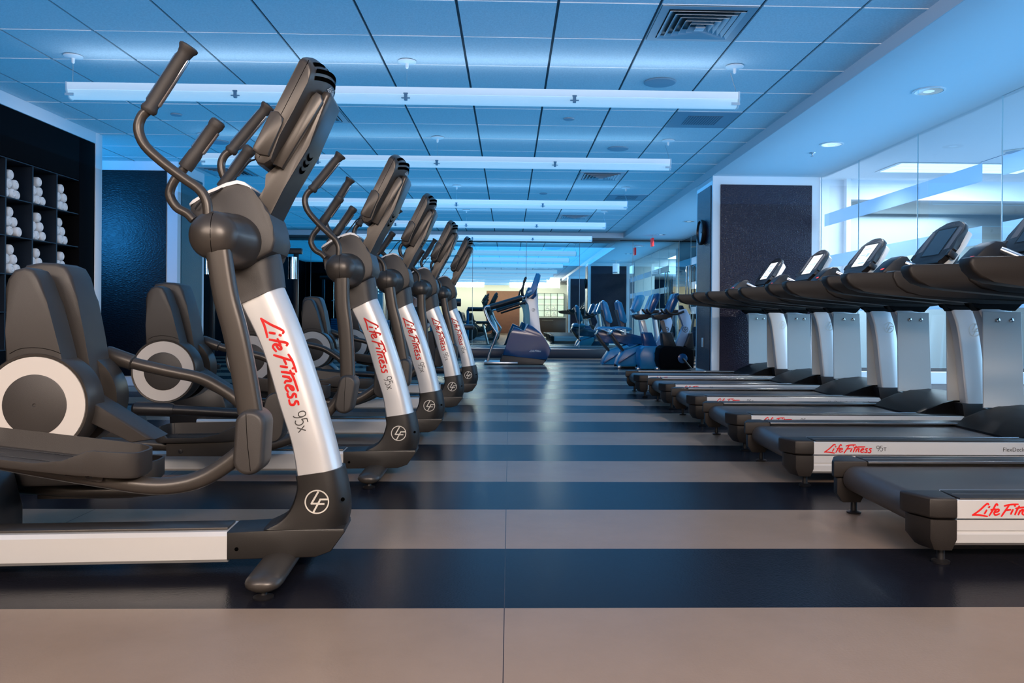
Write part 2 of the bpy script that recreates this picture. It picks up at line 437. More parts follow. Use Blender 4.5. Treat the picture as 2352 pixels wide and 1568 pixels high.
# glass partition on the right
def glass_mat(name, tint, fr=1.0):
    m = bpy.data.materials.new(name); m.use_nodes = True
    nt = m.node_tree; nt.nodes.clear(); N = nt.nodes.new
    out = N('ShaderNodeOutputMaterial'); tr = N('ShaderNodeBsdfTransparent'); gl = N('ShaderNodeBsdfGlossy'); mx = N('ShaderNodeMixShader'); fz = N('ShaderNodeFresnel')
    tr.inputs['Color'].default_value = tint; gl.inputs['Roughness'].default_value = .01
    fz.inputs['IOR'].default_value = 1.5
    ge = N('ShaderNodeNewGeometry'); iv = N('ShaderNodeMath'); iv.operation = 'SUBTRACT'; iv.inputs[0].default_value = 1.0
    mu = N('ShaderNodeMath'); mu.operation = 'MULTIPLY'
    nt.links.new(ge.outputs['Backfacing'], iv.inputs[1]); nt.links.new(iv.outputs[0], mu.inputs[0]); nt.links.new(fz.outputs[0], mu.inputs[1])
    nt.links.new(mu.outputs[0], mx.inputs[0]); nt.links.new(tr.outputs[0], mx.inputs[1]); nt.links.new(gl.outputs[0], mx.inputs[2])
    nt.links.new(mx.outputs[0], out.inputs[0])
    return m
M_glass = glass_mat('clear partition glass', (.90, .965, .98, 1))
M_edge = mat('polished glass edge', (.75, .92, .97), .2)
M_frost = mat('frosted glass band', (.75, .84, .95), .6)
_nt = M_frost.node_tree; _tl = _nt.nodes.new('ShaderNodeBsdfTranslucent'); _tl.inputs['Color'].default_value = (.72, .85, 1., 1); _mx = _nt.nodes.new('ShaderNodeMixShader'); _mx.inputs[0].default_value = .62
_nt.links.new(_nt.nodes['Principled BSDF'].outputs[0], _mx.inputs[1]); _nt.links.new(_tl.outputs[0], _mx.inputs[2]); _nt.links.new(_mx.outputs[0], [n for n in _nt.nodes if n.type == 'OUTPUT_MATERIAL'][0].inputs[0])
gy = [-1.6, -.26, 1.04, 2.34, 3.64, 4.96, 6.27, 7.59, 8.89, 9.97]
names = ['window_%d' % (i+1) for i in range(20)]
wi = 0
for a, b_ in zip(gy, gy[1:]):
    bm = BM(); box(bm, GX, GX+.012, a+.006, b_-.006, .0, SOFF); w = struct(names[wi], bm, M_glass); wi += 1
    bm = BM(); box(bm, GX+.001, GX+.011, b_-.006, b_-.001, 0, SOFF); obj('glass_edge', bm, M_edge, w)
    if b_ > 1.5:
        for z0 in (2.02, 1.50, .97):
            bm = BM(); box(bm, GX+.013, GX+.016, max(a, 0)+.001 if a > 6.3 or a < 5.5 else 6.55, min(b_, 9.88)-.001, z0, z0+.15); obj('frosted_band', bm, M_frost, w)
# entrance beyond the pillar
gy2 = [10.88, 12.2, 13.5, 14.8, 16.0, 17.2, MY-.01]
for a, b_ in zip(gy2, gy2[1:]):
    bm = BM(); box(bm, GX, GX+.012, a+.006, b_-.006, .0, SOFF)
    w = struct(names[wi] if b_ < 17.0 else 'door_%d' % (1 if b_ < 17.5 else 2), bm, M_glass); wi += 1
    bm = BM(); box(bm, GX+.001, GX+.011, b_-.006, b_-.001, 0, SOFF); obj('glass_edge', bm, M_edge, w)
    if b_ < 17.3:
        for z0 in (2.02, 1.50, .97):
            bm = BM(); box(bm, GX+.013, GX+.016, a+.03, b_-.03, z0, z0+.15); obj('frosted_band', bm, M_frost, w)
    if b_ > 17.0:
        bm = BM(); y = b_-.12 if b_ < 17.5 else a+.15
        tube(bm, [(GX-.001, y, 1.2), (GX-.06, y, 1.2), (GX-.06, y, 2.0), (GX-.001, y, 2.0)], .016, 10)
        obj('pull_handle', bm, M_chrome, w)

# corridor beyond the glass
M_cw = mat('corridor white wall', (.80, .82, .86), .6)
bm = BM(); box(bm, GX+.10, 4.62, 11.0, 11.2, 0, 2.8); struct('wall_corridor_end', bm, M_cw)
bm = BM(); box(bm, 4.62, 10.2, 14.5, 14.7, 0, 2.8); struct('wall_corridor_far', bm, mat('grey teal wall', (.42, .50, .55), .6))
bm = BM(); box(bm, 4.62, 8.4, 11.0, 11.2, 2.53, 2.8); struct('beam_corridor', bm, M_cw)
bm = BM(); box(bm, 8.4, 8.6, -3, 11.2, 0, 2.8); struct('wall_corridor_right', bm, M_cw)
bm = BM(); box(bm, 8.385, 8.399, 7.5, 10.4, .3, 2.15, .003, 1); o = obj('leather_panel', bm, M_leather); o['kind'] = 'structure'
bm = BM(); box(bm, 4.62, 8.4, 10.9, 10.99, .0, .16); struct('baseboard_corridor', bm, M_cw)
bm = BM(); box(bm, 6.2, 8.38, 8.0, 8.2, 0, .78, .004); o = struct('wall_low', bm, M_cw)
bm = BM(); box(bm, 4.60, 4.66, 10.9, 11.0, 0, 2.8); struct('trim_6', bm, M_cw)
bm = BM(); box(bm, 10.0, 10.2, 14.7, 21, 0, 2.8); struct('wall_corridor_outer', bm, M_cream)
bm = BM(); box(bm, GX+.1, 10.2, 20.8, 21, 0, 2.8); struct('wall_lobby', bm, M_cream)
# corridor ceiling grid, lamp and speaker
bm = BM()
for k in range(6): box(bm, GX+1.84+k*.61, GX+1.85+k*.61, 3, 9.66, 2.796, 2.80)
for k in range(11): box(bm, GX+1.84, 8.38, 3+k*.61, 3.012+k*.61, 2.794, 2.799)
struct('ceiling_corridor_grid', bm, mat('blue grey ceiling bar', (.25, .36, .5), .6))
t = thing('corridor_lamp', 'bright long recessed lamp in the corridor ceiling behind the glass', 'ceiling lamp', (5.7, 10.05, 2.796))
bm = BM(); box(bm, -.95, .95, -.33, .33, -.004, -.0005); obj('frame', bm, M_white, t)
for k in range(3):
    bm = BM(); box(bm, -.9, .9, -.29+k*.2, -.12+k*.2, -.008, -.0045); obj('tube_cover', bm, mat('white corridor lamp', (.8, .85, .9), .3, emit=(.75, .88, 1.), estr=1.0), t)
t = thing('ceiling_speaker', 'round speaker in the corridor ceiling seen through the glass', 'speaker', (5.75, 9.0, 2.799))
bm = BM(); lathe(bm, [(.14, 0), (.14, -.008), (.12, -.012)], (0, 0, 0), 'z', 32); obj('rim', bm, M_silver2, t)
bm = BM(); lathe(bm, [(.119, -.0125), (0, -.014)], (0, 0, 0), 'z', 32); obj('cover', bm, mat('blue grey mesh', (.3, .4, .5), .6), t)
# room behind the viewpoint
bm = BM(); box(bm, -7.2, GX+.2, BY-.1, BY, 0, 3.0); struct('wall_front', bm, M_cream)
bm = BM(); box(bm, -1.25, .55, BY+.001, BY+.02, .0, 2.3, .004); o = struct('door_3', bm, M_brown)
# ------------------------------------------------------------------ elliptical trainers
E_O, E_T = Vector((-.70, 2.80, 0)), .063
EX = Vector((math.cos(E_T), math.sin(E_T), 0)); EY = Vector((-math.sin(E_T), math.cos(E_T), 0))
def L(u, v, yl):
    d = ray(u, v); t = (yl-(CP-E_O).dot(EY))/d.dot(EY); p = CP+d*t-E_O
    return Vector((p.dot(EX), yl, p.z))
def L2(pts, yl): return [(q.x, q.z) for q in (L(u, v, yl) for u, v in pts)]

def dring(Lp, Rp, hw, nose=.40, n=9):
    """D-shaped section between two points of the side outline: flat sides, rounded front"""
    Lp, Rp = Vector((Lp[0], 0, Lp[1])), Vector((Rp[0], 0, Rp[1])); D = Rp-Lp
    pts = []
    def P(t, y): q = Lp+D*t; pts.append(Vector((q.x, y, q.z)))
    P(.0, 0); P(0, -.70*hw); P(.012, -.88*hw); P(.045, -.97*hw); P(.10, -hw); P(.35, -hw)
    for k in range(n):
        a = PI*k/(n-1); P(1-nose+nose*math.sin(a), -hw*math.cos(a))
    P(.35, hw); P(.10, hw); P(.045, .97*hw); P(.012, .88*hw); P(0, .70*hw)
    return pts
def interp(pts, n):
    return [(p.x, p.y) for p in cr([(a, b, 0) for a, b in pts], n)]

TW_L = [(-.206, .910), (-.134, .758), (-.076, .568), (-.035, .437), (-.014, .318)]
TW_R = [(-.080, .975), (-.020, .830), (.047, .635), (.100, .454), (.128, .340)]
HUB = Vector((-.213, 0, 1.108))
CACHE = {}
def cached(key, fn):
    if key not in CACHE: CACHE[key] = fn()
    return CACHE[key]

def b_tower():
    bm = BM(); a, b = interp(TW_L, 6), interp(TW_R, 6)
    return _fin(loft(bm, [dring(p, q, .078) for p, q in zip(a, b)]), 'tower')
TA, TB = interp(TW_L, 12), interp(TW_R, 12)
def tower_map(off):
    # x: distance down the tower (m), y: across from the mid line (m)
    mid = [Vector((.58*p[0]+.42*q[0], .58*p[1]+.42*q[1])) for p, q in zip(TA, TB)]
    cum = [0]
    for p, q in zip(mid, mid[1:]): cum.append(cum[-1]+(q-p).length)
    def f(s, t):
        i = 0
        while i < len(cum)-2 and cum[i+1] < s: i += 1
        k = (s-cum[i])/(cum[i+1]-cum[i])
        p = mid[i].lerp(mid[i+1], k); d = (mid[i+1]-mid[i]).normalized()
        n = Vector((-d.y, d.x))          # to the front (right) when heading down
        q = p+n*t
        return Vector((q.x, off, q.y))
    return f
def b_letter():
    bm = BM(); f = tower_map(-.0792); s = .0478
    letter(bm, SCRIPT, .145, lambda x, y: f(.078+x*.0595, -.022+y*.056))
    return _fin(bm, 'lettering')
def b_model():
    bm = BM(); f = tower_map(-.0792); s = .036
    letter(bm, n95('x'), .085, lambda x, y: f(.418+x*.040, -.022+y*.042), 1.)
    return _fin(bm, 'model_number')
def b_basecover():
    bm = BM()
    prism(bm, [(-.24, .055), (-.24, .146), (-.10, .150), (.144, .154), (.146, .140), (.100, .076), (.05, .058)], -.084, .084, .006)
    A = interp([(-.020, .330), (-.016, .285), (-.036, .222), (-.072, .180), (-.125, .152)], 5)
    B = interp([(.136, .352), (.150, .29), (.158, .236), (.157, .195), (.146, .152)], 5)
    loft(bm, [dring(p, q, .085, .42) for p, q in zip(A, B)])
    return _fin(bm, 'base_cover')
def b_badge():
    bm = BM(); c = L(728, 1152, -.085)
    badge(bm, lambda x, y: Vector((c.x+x*.0405, -.0866, c.z+y*.0405)))
    return _fin(bm, 'badge')
def b_dots(uv):
    bm = BM()
    for u, v in (uv,):
        c = L(u, v, -.0855); lathe(bm, [(.0065, -.0862), (.0065, -.080)], (c.x, 0, c.z), 'y', 12)
    return _fin(bm, 'screw_hole')
def b_rail():
    bm = BM(); sec = [(-.068, .044), (-.080, .056), (-.080, .133), (-.070, .146), (.070, .146), (.080, .133), (.080, .056), (.068, .044)]
    loft(bm, [[Vector((x, y, z)) for y, z in sec] for x in (-1.55, -.239)])
    return _fin(bm, 'base_rail', 20)
def b_railtop():
    bm = BM(); box(bm, -1.5, -.245, -.050, .050, .1462, .1545, .003); return _fin(bm, 'rail_insert')
def b_neck():
    A = interp([(-.212, .905), (-.237, .985), (-.262, 1.05), (-.285, 1.105)], 5)
    B = interp([(-.074, .972), (-.083, 1.045), (-.100, 1.115), (-.118, 1.172)], 5)
    bm = BM(); loft(bm, [dring((-.214, .899), (-.072, .967), .087)]+[dring(p, q, .086) for p, q in zip(A, B)]); return _fin(bm, 'neck_cover')
def b_stab():
    bm = BM(); n = 9; rings = []
    for y, k in ((-.345, .25), (-.338, .62), (-.325, .86), (-.305, .97), (-.28, 1), (0, 1), (.28, 1), (.305, .97), (.325, .86), (.338, .62), (.345, .25)):
        rings.append([Vector((-.068+.058*k*math.cos(2*PI*i/20), y, .048+.028*k*math.sin(2*PI*i/20))) for i in range(20)])
    loft(bm, rings); return _fin(bm, 'front_stabilizer')
def b_foot(x, y):
    bm = BM(); lathe(bm, [(.030, 0), (.032, .005), (.012, .011), (.010, .03)], (x, y, 0.0005), 'z', 16); return _fin(bm, 'leveling_foot')
def b_tray():
    bm = BM()
    o = L2([(439, 478), (446, 464), (480, 446), (520, 428), (547, 420), (566, 424), (582, 437), (592, 452)], -.12)+[(-.10, 1.20), (-.09, 1.08), (-.26, 1.03), (-.335, 1.12)]
    prism(bm, [(p.x, p.y) for p in cr([(a, b, 0) for a, b in o], 3, True)], -.125, .125, .022, 3)
    return _fin(bm, 'tray_housing')
def b_traytop():
    bm = BM()
    o = L2([(436, 468), (444, 459), (480, 438), (520, 420), (545, 414), (562, 418), (577, 430)], -.12)
    lo = [(a+.002, b-.009) for a, b in o][::-1]
    prism(bm, o+lo, -.128, .128, .006, 2); return _fin(bm, 'cup_tray')
def b_boom():
    bm = BM()
    o = [(-.190, 1.07), (-.165, 1.085), (-.105, 1.195), (-.058, 1.292), (.022, 1.434), (.094, 1.598), (.090, 1.616), (.068, 1.622), (.02, 1.55), (-.04, 1.45), (-.095, 1.372), (-.104, 1.33), (-.120, 1.294), (-.150, 1.24), (-.190, 1.17)]
    prism(bm, o, -.100, .100, .018, 3); return _fin(bm, 'console_arm')
CA, CD_ = Vector((-.131, 1.423)), Vector((.436, .900)).normalized(); CN_ = Vector((CD_.y, -CD_.x))
def con_sec(y):
    q = max(0, 1-(y/.168)**2); tm = .317+.042*q; wb = .058+.036*q
    P = [(-.045, .012), (0, 0), (tm-.012, 0), (tm-.003, .003), (tm, .012), (tm-.004, .034), (tm-.022, wb*.86), (tm-.055, wb), (.15, wb), (.05, wb*.95), (-.03, .064), (-.052, .050), (-.058, .030)]
    return [CA+CD_*t+CN_*w for t, w in P]
def b_console():
    bm = BM(); ys = [-.172, -.170, -.165, -.155, -.14, -.12, -.09, -.05, 0, .05, .09, .12, .14, .155, .165, .170, .172]
    rings = []
    for y in ys:
        s = con_sec(y); c = sum(s, Vector((0, 0)))/len(s)
        k = {0: .93, 1: .97, 2: .99}.get(min(ys.index(y), len(ys)-1-ys.index(y)), 1.)
        rings.append([Vector((c.x+(p.x-c.x)*k, y, c.y+(p.y-c.y)*k)) for p in s])
    return _fin(loft(bm, rings), 'console', 30)
def b_conseam(sy):
    bm = BM()
    if True:
        P = [CA+CD_*t+CN_*.028 for t in (-.04, .08, .16, .24, .318)]
        tube(bm, [(p.x, sy*.1718, p.y) for p in P], .0010, 6)
    return _fin(bm, 'seam')
def b_vents():
    bm = BM()
    for j0, f in ((5, .30), (6, .05), (6, .75)):
        A, B = [], []
        for k in range(17):
            y = -.150+.30*k/16; s = con_sec(y)
            p = s[j0].lerp(s[j0+1], f); t = (s[j0+1]-s[j0]).normalized(); n = Vector((-t.y, t.x))
            if n.x < 0: n = -n
            p = p+n*.0018
            A.append((p.x-t.x*.0072, y, p.y-t.y*.0072)); B.append((p.x+t.x*.0072, y, p.y+t.y*.0072))
        quadstrip(bm, A, B)
    return _fin(bm, 'vent')
def b_conmark():
    bm = BM()
    def f(x, y):
        yy = -.055+x*.0205; q = max(0, 1-(yy/.168)**2); p = CA+CD_*(.279+y*.017)+CN_*(.058+.036*q+.0012); return Vector((p.x, yy, p.y))
    letter(bm, SCRIPT, .2, f); return _fin(bm, 'maker_mark')
def b_armvents():
    bm = BM(); a, b = Vector((-.058, 1.292)), Vector((.022, 1.434)); d = (b-a).normalized(); n = Vector((d.y, -d.x))
    for k in range(3):
        c = a.lerp(b, .55)+d*(.026*k)+n*.0015; A, B = [], []
        for i in range(9):
            y = -.055+.075*i/8; bow = d*(-.012*math.sin(PI*i/8)); p = c+bow
            A.append((p.x-d.x*.006, y, p.y-d.y*.006)); B.append((p.x+d.x*.006, y, p.y+d.y*.006))
        quadstrip(bm, A, B)
    return _fin(bm, 'vent')
def b_clip(s):
    bm = BM()
    o = L2([(623, 256), (640, 257), (652, 272), (649, 285), (619, 360), (596, 356), (581, 345), (583, 336)], -.17)
    prism(bm, o, min(s*.182, s*.150), max(s*.182, s*.150), .006, 2)
    return _fin(bm, 'console_grip_block')
def b_spine(s):
    bm = BM()
    o = L2([(621, 374), (648, 387), (741, 234), (738, 218), (727, 211), (716, 220)], -.125)
    prism(bm, o, min(s*.130, s*.098), max(s*.130, s*.098), .006, 2)
    return _fin(bm, 'spine_cover')
def b_screen():
    bm = BM(); d = CD_; n = -CN_; c = CA+CD_*.165
    q = []
    for a, y in ((-.10, -.13), (-.10, .13), (.10, .13), (.10, -.13)):
        p = c+d*a+n*.0015; q.append(bm.verts.new((p.x, y, p.y)))
    bm.faces.new(q); return _fin(bm, 'screen')
def b_cable():
    bm = BM(); P = [L(u, v, y) for u, v, y in ((586, 366, -.05), (572, 372, -.07), (548, 398, -.1), (520, 425, -.12), (492, 443, -.135), (462, 462, -.14), (448, 480, -.14))]
    tube(bm, P, .0032, 6, 4); return _fin(bm, 'cable')
def b_hub(s):
    bm = BM()
    prof = [(.090, -.09), (.090, -.145), (.087, -.152), (.083, -.235), (.0785, -.242), (.0735, -.338), (.069, -.353), (.062, -.362), (.050, -.374), (.034, -.382), (.016, -.386), (0, -.387)]
    lathe(bm, [(r, h*(1 if s < 0 else -1)) for r, h in prof], (HUB.x, 0, HUB.z), 'y', 40)
    return _fin(bm, 'pivot_hub', 30)
def b_hubseam(s):
    bm = BM(); prof = [(-.072, -.340), (-.0625, -.3625), (-.050, -.3745), (-.034, -.3825), (0, -.3875), (.034, -.3825), (.050, -.3745), (.0625, -.3625), (.072, -.34)]
    tube(bm, [(HUB.x+.004+.1*z*-.08, h*(1 if s < 0 else -1), HUB.z+z) for z, h in prof], .0008, 6)
    return _fin(bm, 'seam')
def hubrel(bm, s):
    for v in bm.verts: v.co.x -= HUB.x; v.co.z -= HUB.z
    return bm
ARMY = .345
def b_arm(s):
    bm = BM(); P = [(-.196, 1.06), (-.185, .985), (-.172, .915), (-.150, .835), (-.134, .765), (-.119, .690), (-.099, .575)]
    P = [(x, s*ARMY, z) for x, z in P]
    rings = []; Q = cr(P, 4)
    for i, p in enumerate(Q):
        t = (Q[min(i+1, len(Q)-1)]-Q[max(i-1, 0)]).normalized(); a = Vector((0, 1, 0)); b = t.cross(a)
        ring = []
        for k in range(20):
            th = 2*PI*k/20; c, sn = math.cos(th), math.sin(th)
            ring.append(p+a*.027*math.copysign(abs(c)**.6, c)+b*.036*math.copysign(abs(sn)**.6, sn))
        rings.append(ring)
    loft(bm, rings); return _fin(hubrel(bm, s), 'swing_arm')
def b_pivot(s):
    bm = BM(); c = Vector((-.091, .492)); ang = -.05; rings = []
    for y, r in ((.405, .030), (.4045, .0335), (.402, .0375), (.397, .0415), (.390, .0440), (.380, .0455), (.300, .0455), (.292, .0435), (.286, .0395), (.285, .034)):
        o = []
        for k in range(32):
            th = PI*(k if k < 16 else k-1)/15; x, z = r*math.cos(th), r*math.sin(th)+(.052 if k < 16 else -.052)
            o.append(Vector((c.x+x*math.cos(ang)-z*math.sin(ang), s*y, c.y+x*math.sin(ang)+z*math.cos(ang))))
        rings.append(o)
    loft(bm, rings); return _fin(hubrel(bm, s), 'pivot_cover')
def b_pivseam(s):
    bm = BM(); tube(bm, [(-.098, s*.4055, .578), (-.094, s*.4055, .50), (-.084, s*.4055, .41)], .0008, 6); return _fin(hubrel(bm, s), 'seam')
HP = [(478, 495), (476, 470), (469, 450), (455, 432), (422, 409), (373, 372), (333, 334), (318, 297), (325, 268), (341, 252)]
def b_handle(s):
    bm = BM(); P = [L(u, v, -.345) for u, v in HP]; P = [Vector((p.x, s*.345, p.z)) for p in P]
    tube(bm, P, .0150, 14, 4); return _fin(hubrel(bm, s), 'handle')
def b_grip(s):
    bm = BM(); a, b = L(338, 258, -.345), L(436, 106, -.345)
    a.y = b.y = s*.345
    ts = [0, .03, .06, .10, .5, .86, .92, .96, .985, 1.]; rs = [.019, .024, .024, .0205, .0215, .0205, .0235, .029, .029, .024]
    tube(bm, [a.lerp(b, t) for t in ts], rs, 18); return _fin(hubrel(bm, s), 'grip')
def b_gplate(s):
    bm = BM(); a, b = L(338, 258, -.345), L(436, 106, -.345); a.y = b.y = s*.345
    d = (b-a).normalized(); n = Vector((-d.z, 0, d.x))
    for sg in (-1, 1):
        tube(bm, [a.lerp(b, t)+n*sg*.0165 for t in (.13, .15, .5, .82, .84)], [.006, .0085, .0085, .0085, .006], 10)
    return _fin(hubrel(bm, s), 'pulse_plate')
FH = [(445, 505), (430, 490), (406, 476), (390, 448), (398, 419), (414, 398), (428, 380)]
def b_fhandle(s):
    bm = BM(); P = [L(u, v, -.20) for u, v in FH]; P = [Vector((p.x, s*.20, p.z)) for p in P]
    tube(bm, P, .0145, 14, 4); return _fin(bm, 'fixed_handle')
def b_fgrip(s):
    bm = BM(); a, b = L(425, 386, -.20), L(504, 277, -.20); a.y = b.y = s*.2
    tube(bm, [a.lerp(b, t) for t in (0, .04, .3, .34, .84, .87, .9, .97, 1)], [.0225, .0235, .0225, .0205, .0215, .0235, .0245, .0235, .017], 18); return _fin(bm, 'grip')
def b_fplate(s):
    bm = BM(); a, b = L(425, 386, -.20), L(504, 277, -.20); a.y = b.y = s*.2; d = (b-a).normalized(); n = Vector((-d.z, 0, d.x))
    for sg in (-1, 1): tube(bm, [a.lerp(b, t)+n*sg*.0165 for t in (.36, .38, .6, .80, .82)], [.005, .0085, .0085, .0085, .005], 10)
    return _fin(bm, 'pulse_plate')
# drive housing at the rear
RC_ = L(81, 930, -.06); RR = .160
def b_disc(s):
    bm = BM(); y0, y1 = (-.060, .05) if s < 0 else (.26, .15)
    e = -1 if s < 0 else 1
    lathe(bm, [(RR*1.075, y1), (RR*1.075, y0-e*.004), (RR*1.05, y0+e*.004), (RR*1.005, y0+e*.003), (RR*1.0, y0-e*.004)], (RC_.x, 0, RC_.z), 'y', 56); return _fin(bm, 'disc_housing')
def b_ring(s):
    bm = BM(); y = -.060 if s < 0 else .26; e = -1 if s < 0 else 1
    lathe(bm, [(RR*.995, y-e*.003), (RR*.99, y+e*.0045), (RR*.63, y+e*.0045), (RR*.63, y)], (RC_.x, 0, RC_.z), 'y', 56); return _fin(bm, 'white_ring')
def b_cap(s):
    bm = BM(); y = -.060 if s < 0 else .26; e = -1 if s < 0 else 1
    lathe(bm, [(RR*.63, y), (RR*.63, y+e*.006), (RR*.60, y+e*.008), (.006, y+e*.008), (.004, y+e*.005), (0, y+e*.005)], (RC_.x, 0, RC_.z), 'y', 56); return _fin(bm, 'hub_cap')
def b_wing(s):
    bm = BM()
    if s < 0:
        o = L2([(10, 860), (12, 760), (10, 662), (16, 640), (32, 619), (56, 613), (76, 620), (90, 642), (108, 695), (124, 755), (136, 801), (152, 860)], -.06)
        prism(bm, o, -.06, .05, .012, 3)
    else:
        o = L2([(40, 900), (38, 700), (44, 628), (58, 608), (95, 602), (130, 604), (150, 612), (163, 634), (178, 690), (192, 760), (206, 840), (220, 920)], .085)
        prism(bm, o, .085, .25, .014, 3)
    return _fin(bm, 'drive_shroud')
def b_wseam(s):
    bm = BM(); P = [L(u, v, -.0612) for u, v in ((22, 812), (45, 801), (80, 798), (115, 803), (140, 812))]
    tube(bm, P, .0008, 6, 3); return _fin(bm, 'seam')
def b_strut():
    bm = BM(); prism(bm, L2([(215, 905), (250, 930), (372, 1002), (318, 1010), (225, 965)], .05), -.02, .12, .01); return _fin(bm, 'drive_strut')
def b_rear():
    bm = BM(); prism(bm, [(-1.42, .05), (-1.43, .26), (-1.33, .36), (-1.12, .36), (-1.05, .30), (-1.02, .18), (-1.02, .05)], -.04, .20, .02)
    prism(bm, [(-1.45, .035), (-1.45, .10), (-1.36, .10), (-1.36, .035)], -.33, .33, .015); return _fin(bm, 'rear_base')
# pedals and links
def b_pedal(kind, s):
    bm = BM(); x1, z1, sl, y0, y1 = (-.400, .406, -.125, -.455, -.255) if kind == 'H' else (-.590, .268, .02, -.42, -.22)
    x0 = x1-.50; dx = .06
    plan = [(x0, y0+.03), (x0+.02, y0+.005), (x0+.06, y0), (x1-.19, y0), (x1-.13, y0+.012), (x1-.07, y0+.02), (x1-.015, y0+.045), (x1, y0+.08), (x1, y1-.045), (x1-.03, y1-.01), (x1-.09, y1), (x0+.06, y1), (x0+.02, y1-.005), (x0, y1-.03)]
    plan = [(p.x, p.y) for p in cr([(a, b, 0) for a, b in plan], 3, True)]
    cx, cy = (x0+x1)/2, (y0+y1)/2
    def zf(x): return z1+sl*(x-x1)
    def wall(x, y):
        if y < y0+.05 and x < x1-.12:
            return .008+.050*max(0, min(1, (x-(x1-.22))/.10)) if x > x0+.05 else .04
        return .058
    n = len(plan); rings = []
    sg = 1 if s < 0 else -1
    def V(x, y, z): return Vector((x, y*sg, z))
    rings.append([V(cx+(x-cx)*.97, cy+(y-cy)*.93, zf(x)-.016) for x, y in plan])
    rings.append([V(x, y, zf(x)-.006) for x, y in plan])
    rings.append([V(x, y, zf(x)+wall(x, y)) for x, y in plan])
    k = .972; kk = .93
    rings.append([V(cx+(x-cx)*k, cy+(y-cy)*kk, zf(x)+wall(x, y)+.001) for x, y in plan])
    rings.append([V(cx+(x-cx)*(k-.012), cy+(y-cy)*(kk-.03), zf(x)+.004) for x, y in plan])
    loft(bm, rings); return _fin(bm, 'pedal', 45)
def b_pedgroove(kind, s):
    bm = BM(); x1, z1, sl, yy = (-.400, .406, -.125, -.345) if kind == 'H' else (-.590, .268, .02, -.32)
    sg = 1 if s < 0 else -1
    for dy in (-.05, .05): 
        P = [(x1-.06-.38*t, (yy+dy)*sg, z1+sl*(-.06-.38*t)+.0052) for t in (0, .5, 1)]
        tube(bm, P, .0015, 6)
    return _fin(bm, 'tread_line')
def b_link(kind, s):
    bm = BM()
    if kind == 'H':
        P = [L(u, v, -.355) for u, v in ((-90, 1040), (0, 1058), (120, 1080), (240, 1100), (330, 1114), (400, 1114), (465, 1098), (525, 1062), (575, 1020))]
        P = [Vector((p.x, s*.355, p.z)) for p in P]; P[-1].y = P[-2].y
    else:
        P = [Vector((x, s*.33, z)) for x, z in ((-1.42, .235), (-1.16, .225), (-.9, .205), (-.65, .205), (-.50, .235), (-.36, .30), (-.25, .41), (-.19, .50))]
    tube(bm, P, .026, 16, 4, up=(0, 1, 0)); return _fin(bm, 'pedal_link')
def b_bracket(kind, s):
    bm = BM()
    if kind == 'H': o = L2([(175, 1068), (245, 1076), (238, 1104), (232, 1106), (150, 1092)], -.385)
    else: o = [(-1.04, .175), (-1.04, .258), (-.66, .258), (-.65, .19), (-.70, .175)]
    prism(bm, o, min(s*.395, s*.32), max(s*.395, s*.32), .004)
    return _fin(bm, 'pedal_bracket')
def b_bolt(kind, s):
    bm = BM()
    for x, z in ([tuple(L2([(207, 1090)], -.39)[0])] if kind == 'H' else [(-.97, .20), (-.715, .205)]):
        lathe(bm, [(.011, s*.392), (.011, s*.399), (.005, s*.400), (.004, s*.396)], (x, 0, z), 'y', 14)
    return _fin(bm, 'bolt')
def b_rocker(s):
    bm = BM(); P = [L(u, v, .30) for u, v in ((250, 815), (300, 832), (390, 853), (460, 868), (500, 888), (540, 915), (590, 965))]
    P = [Vector((p.x, s*.30, p.z)) for p in P]
    tube(bm, P, .022, 14, 3)
    a = L(252, 815, .30); b = L(304, 832, .30); a.y = b.y = s*.30
    tube(bm, [a-(b-a)*.2, a-(b-a)*.15, a, b, b+(b-a)*.06], [.018, .030, .033, .030, .022], 16); return _fin(bm, 'rocker_link')
def b_crank(s):
    bm = BM(); y = -.19 if s < 0 else .36
    tube(bm, [(-1.29, y, .385), (-1.275, y, .385), (-1.10, y, .38), (-1.08, y, .38)], [.022, .036, .036, .028], 16)
    tube(bm, [(-1.09, y, .38), (-.45, y, .345)], .026, 12); return _fin(bm, 'crank_arm')

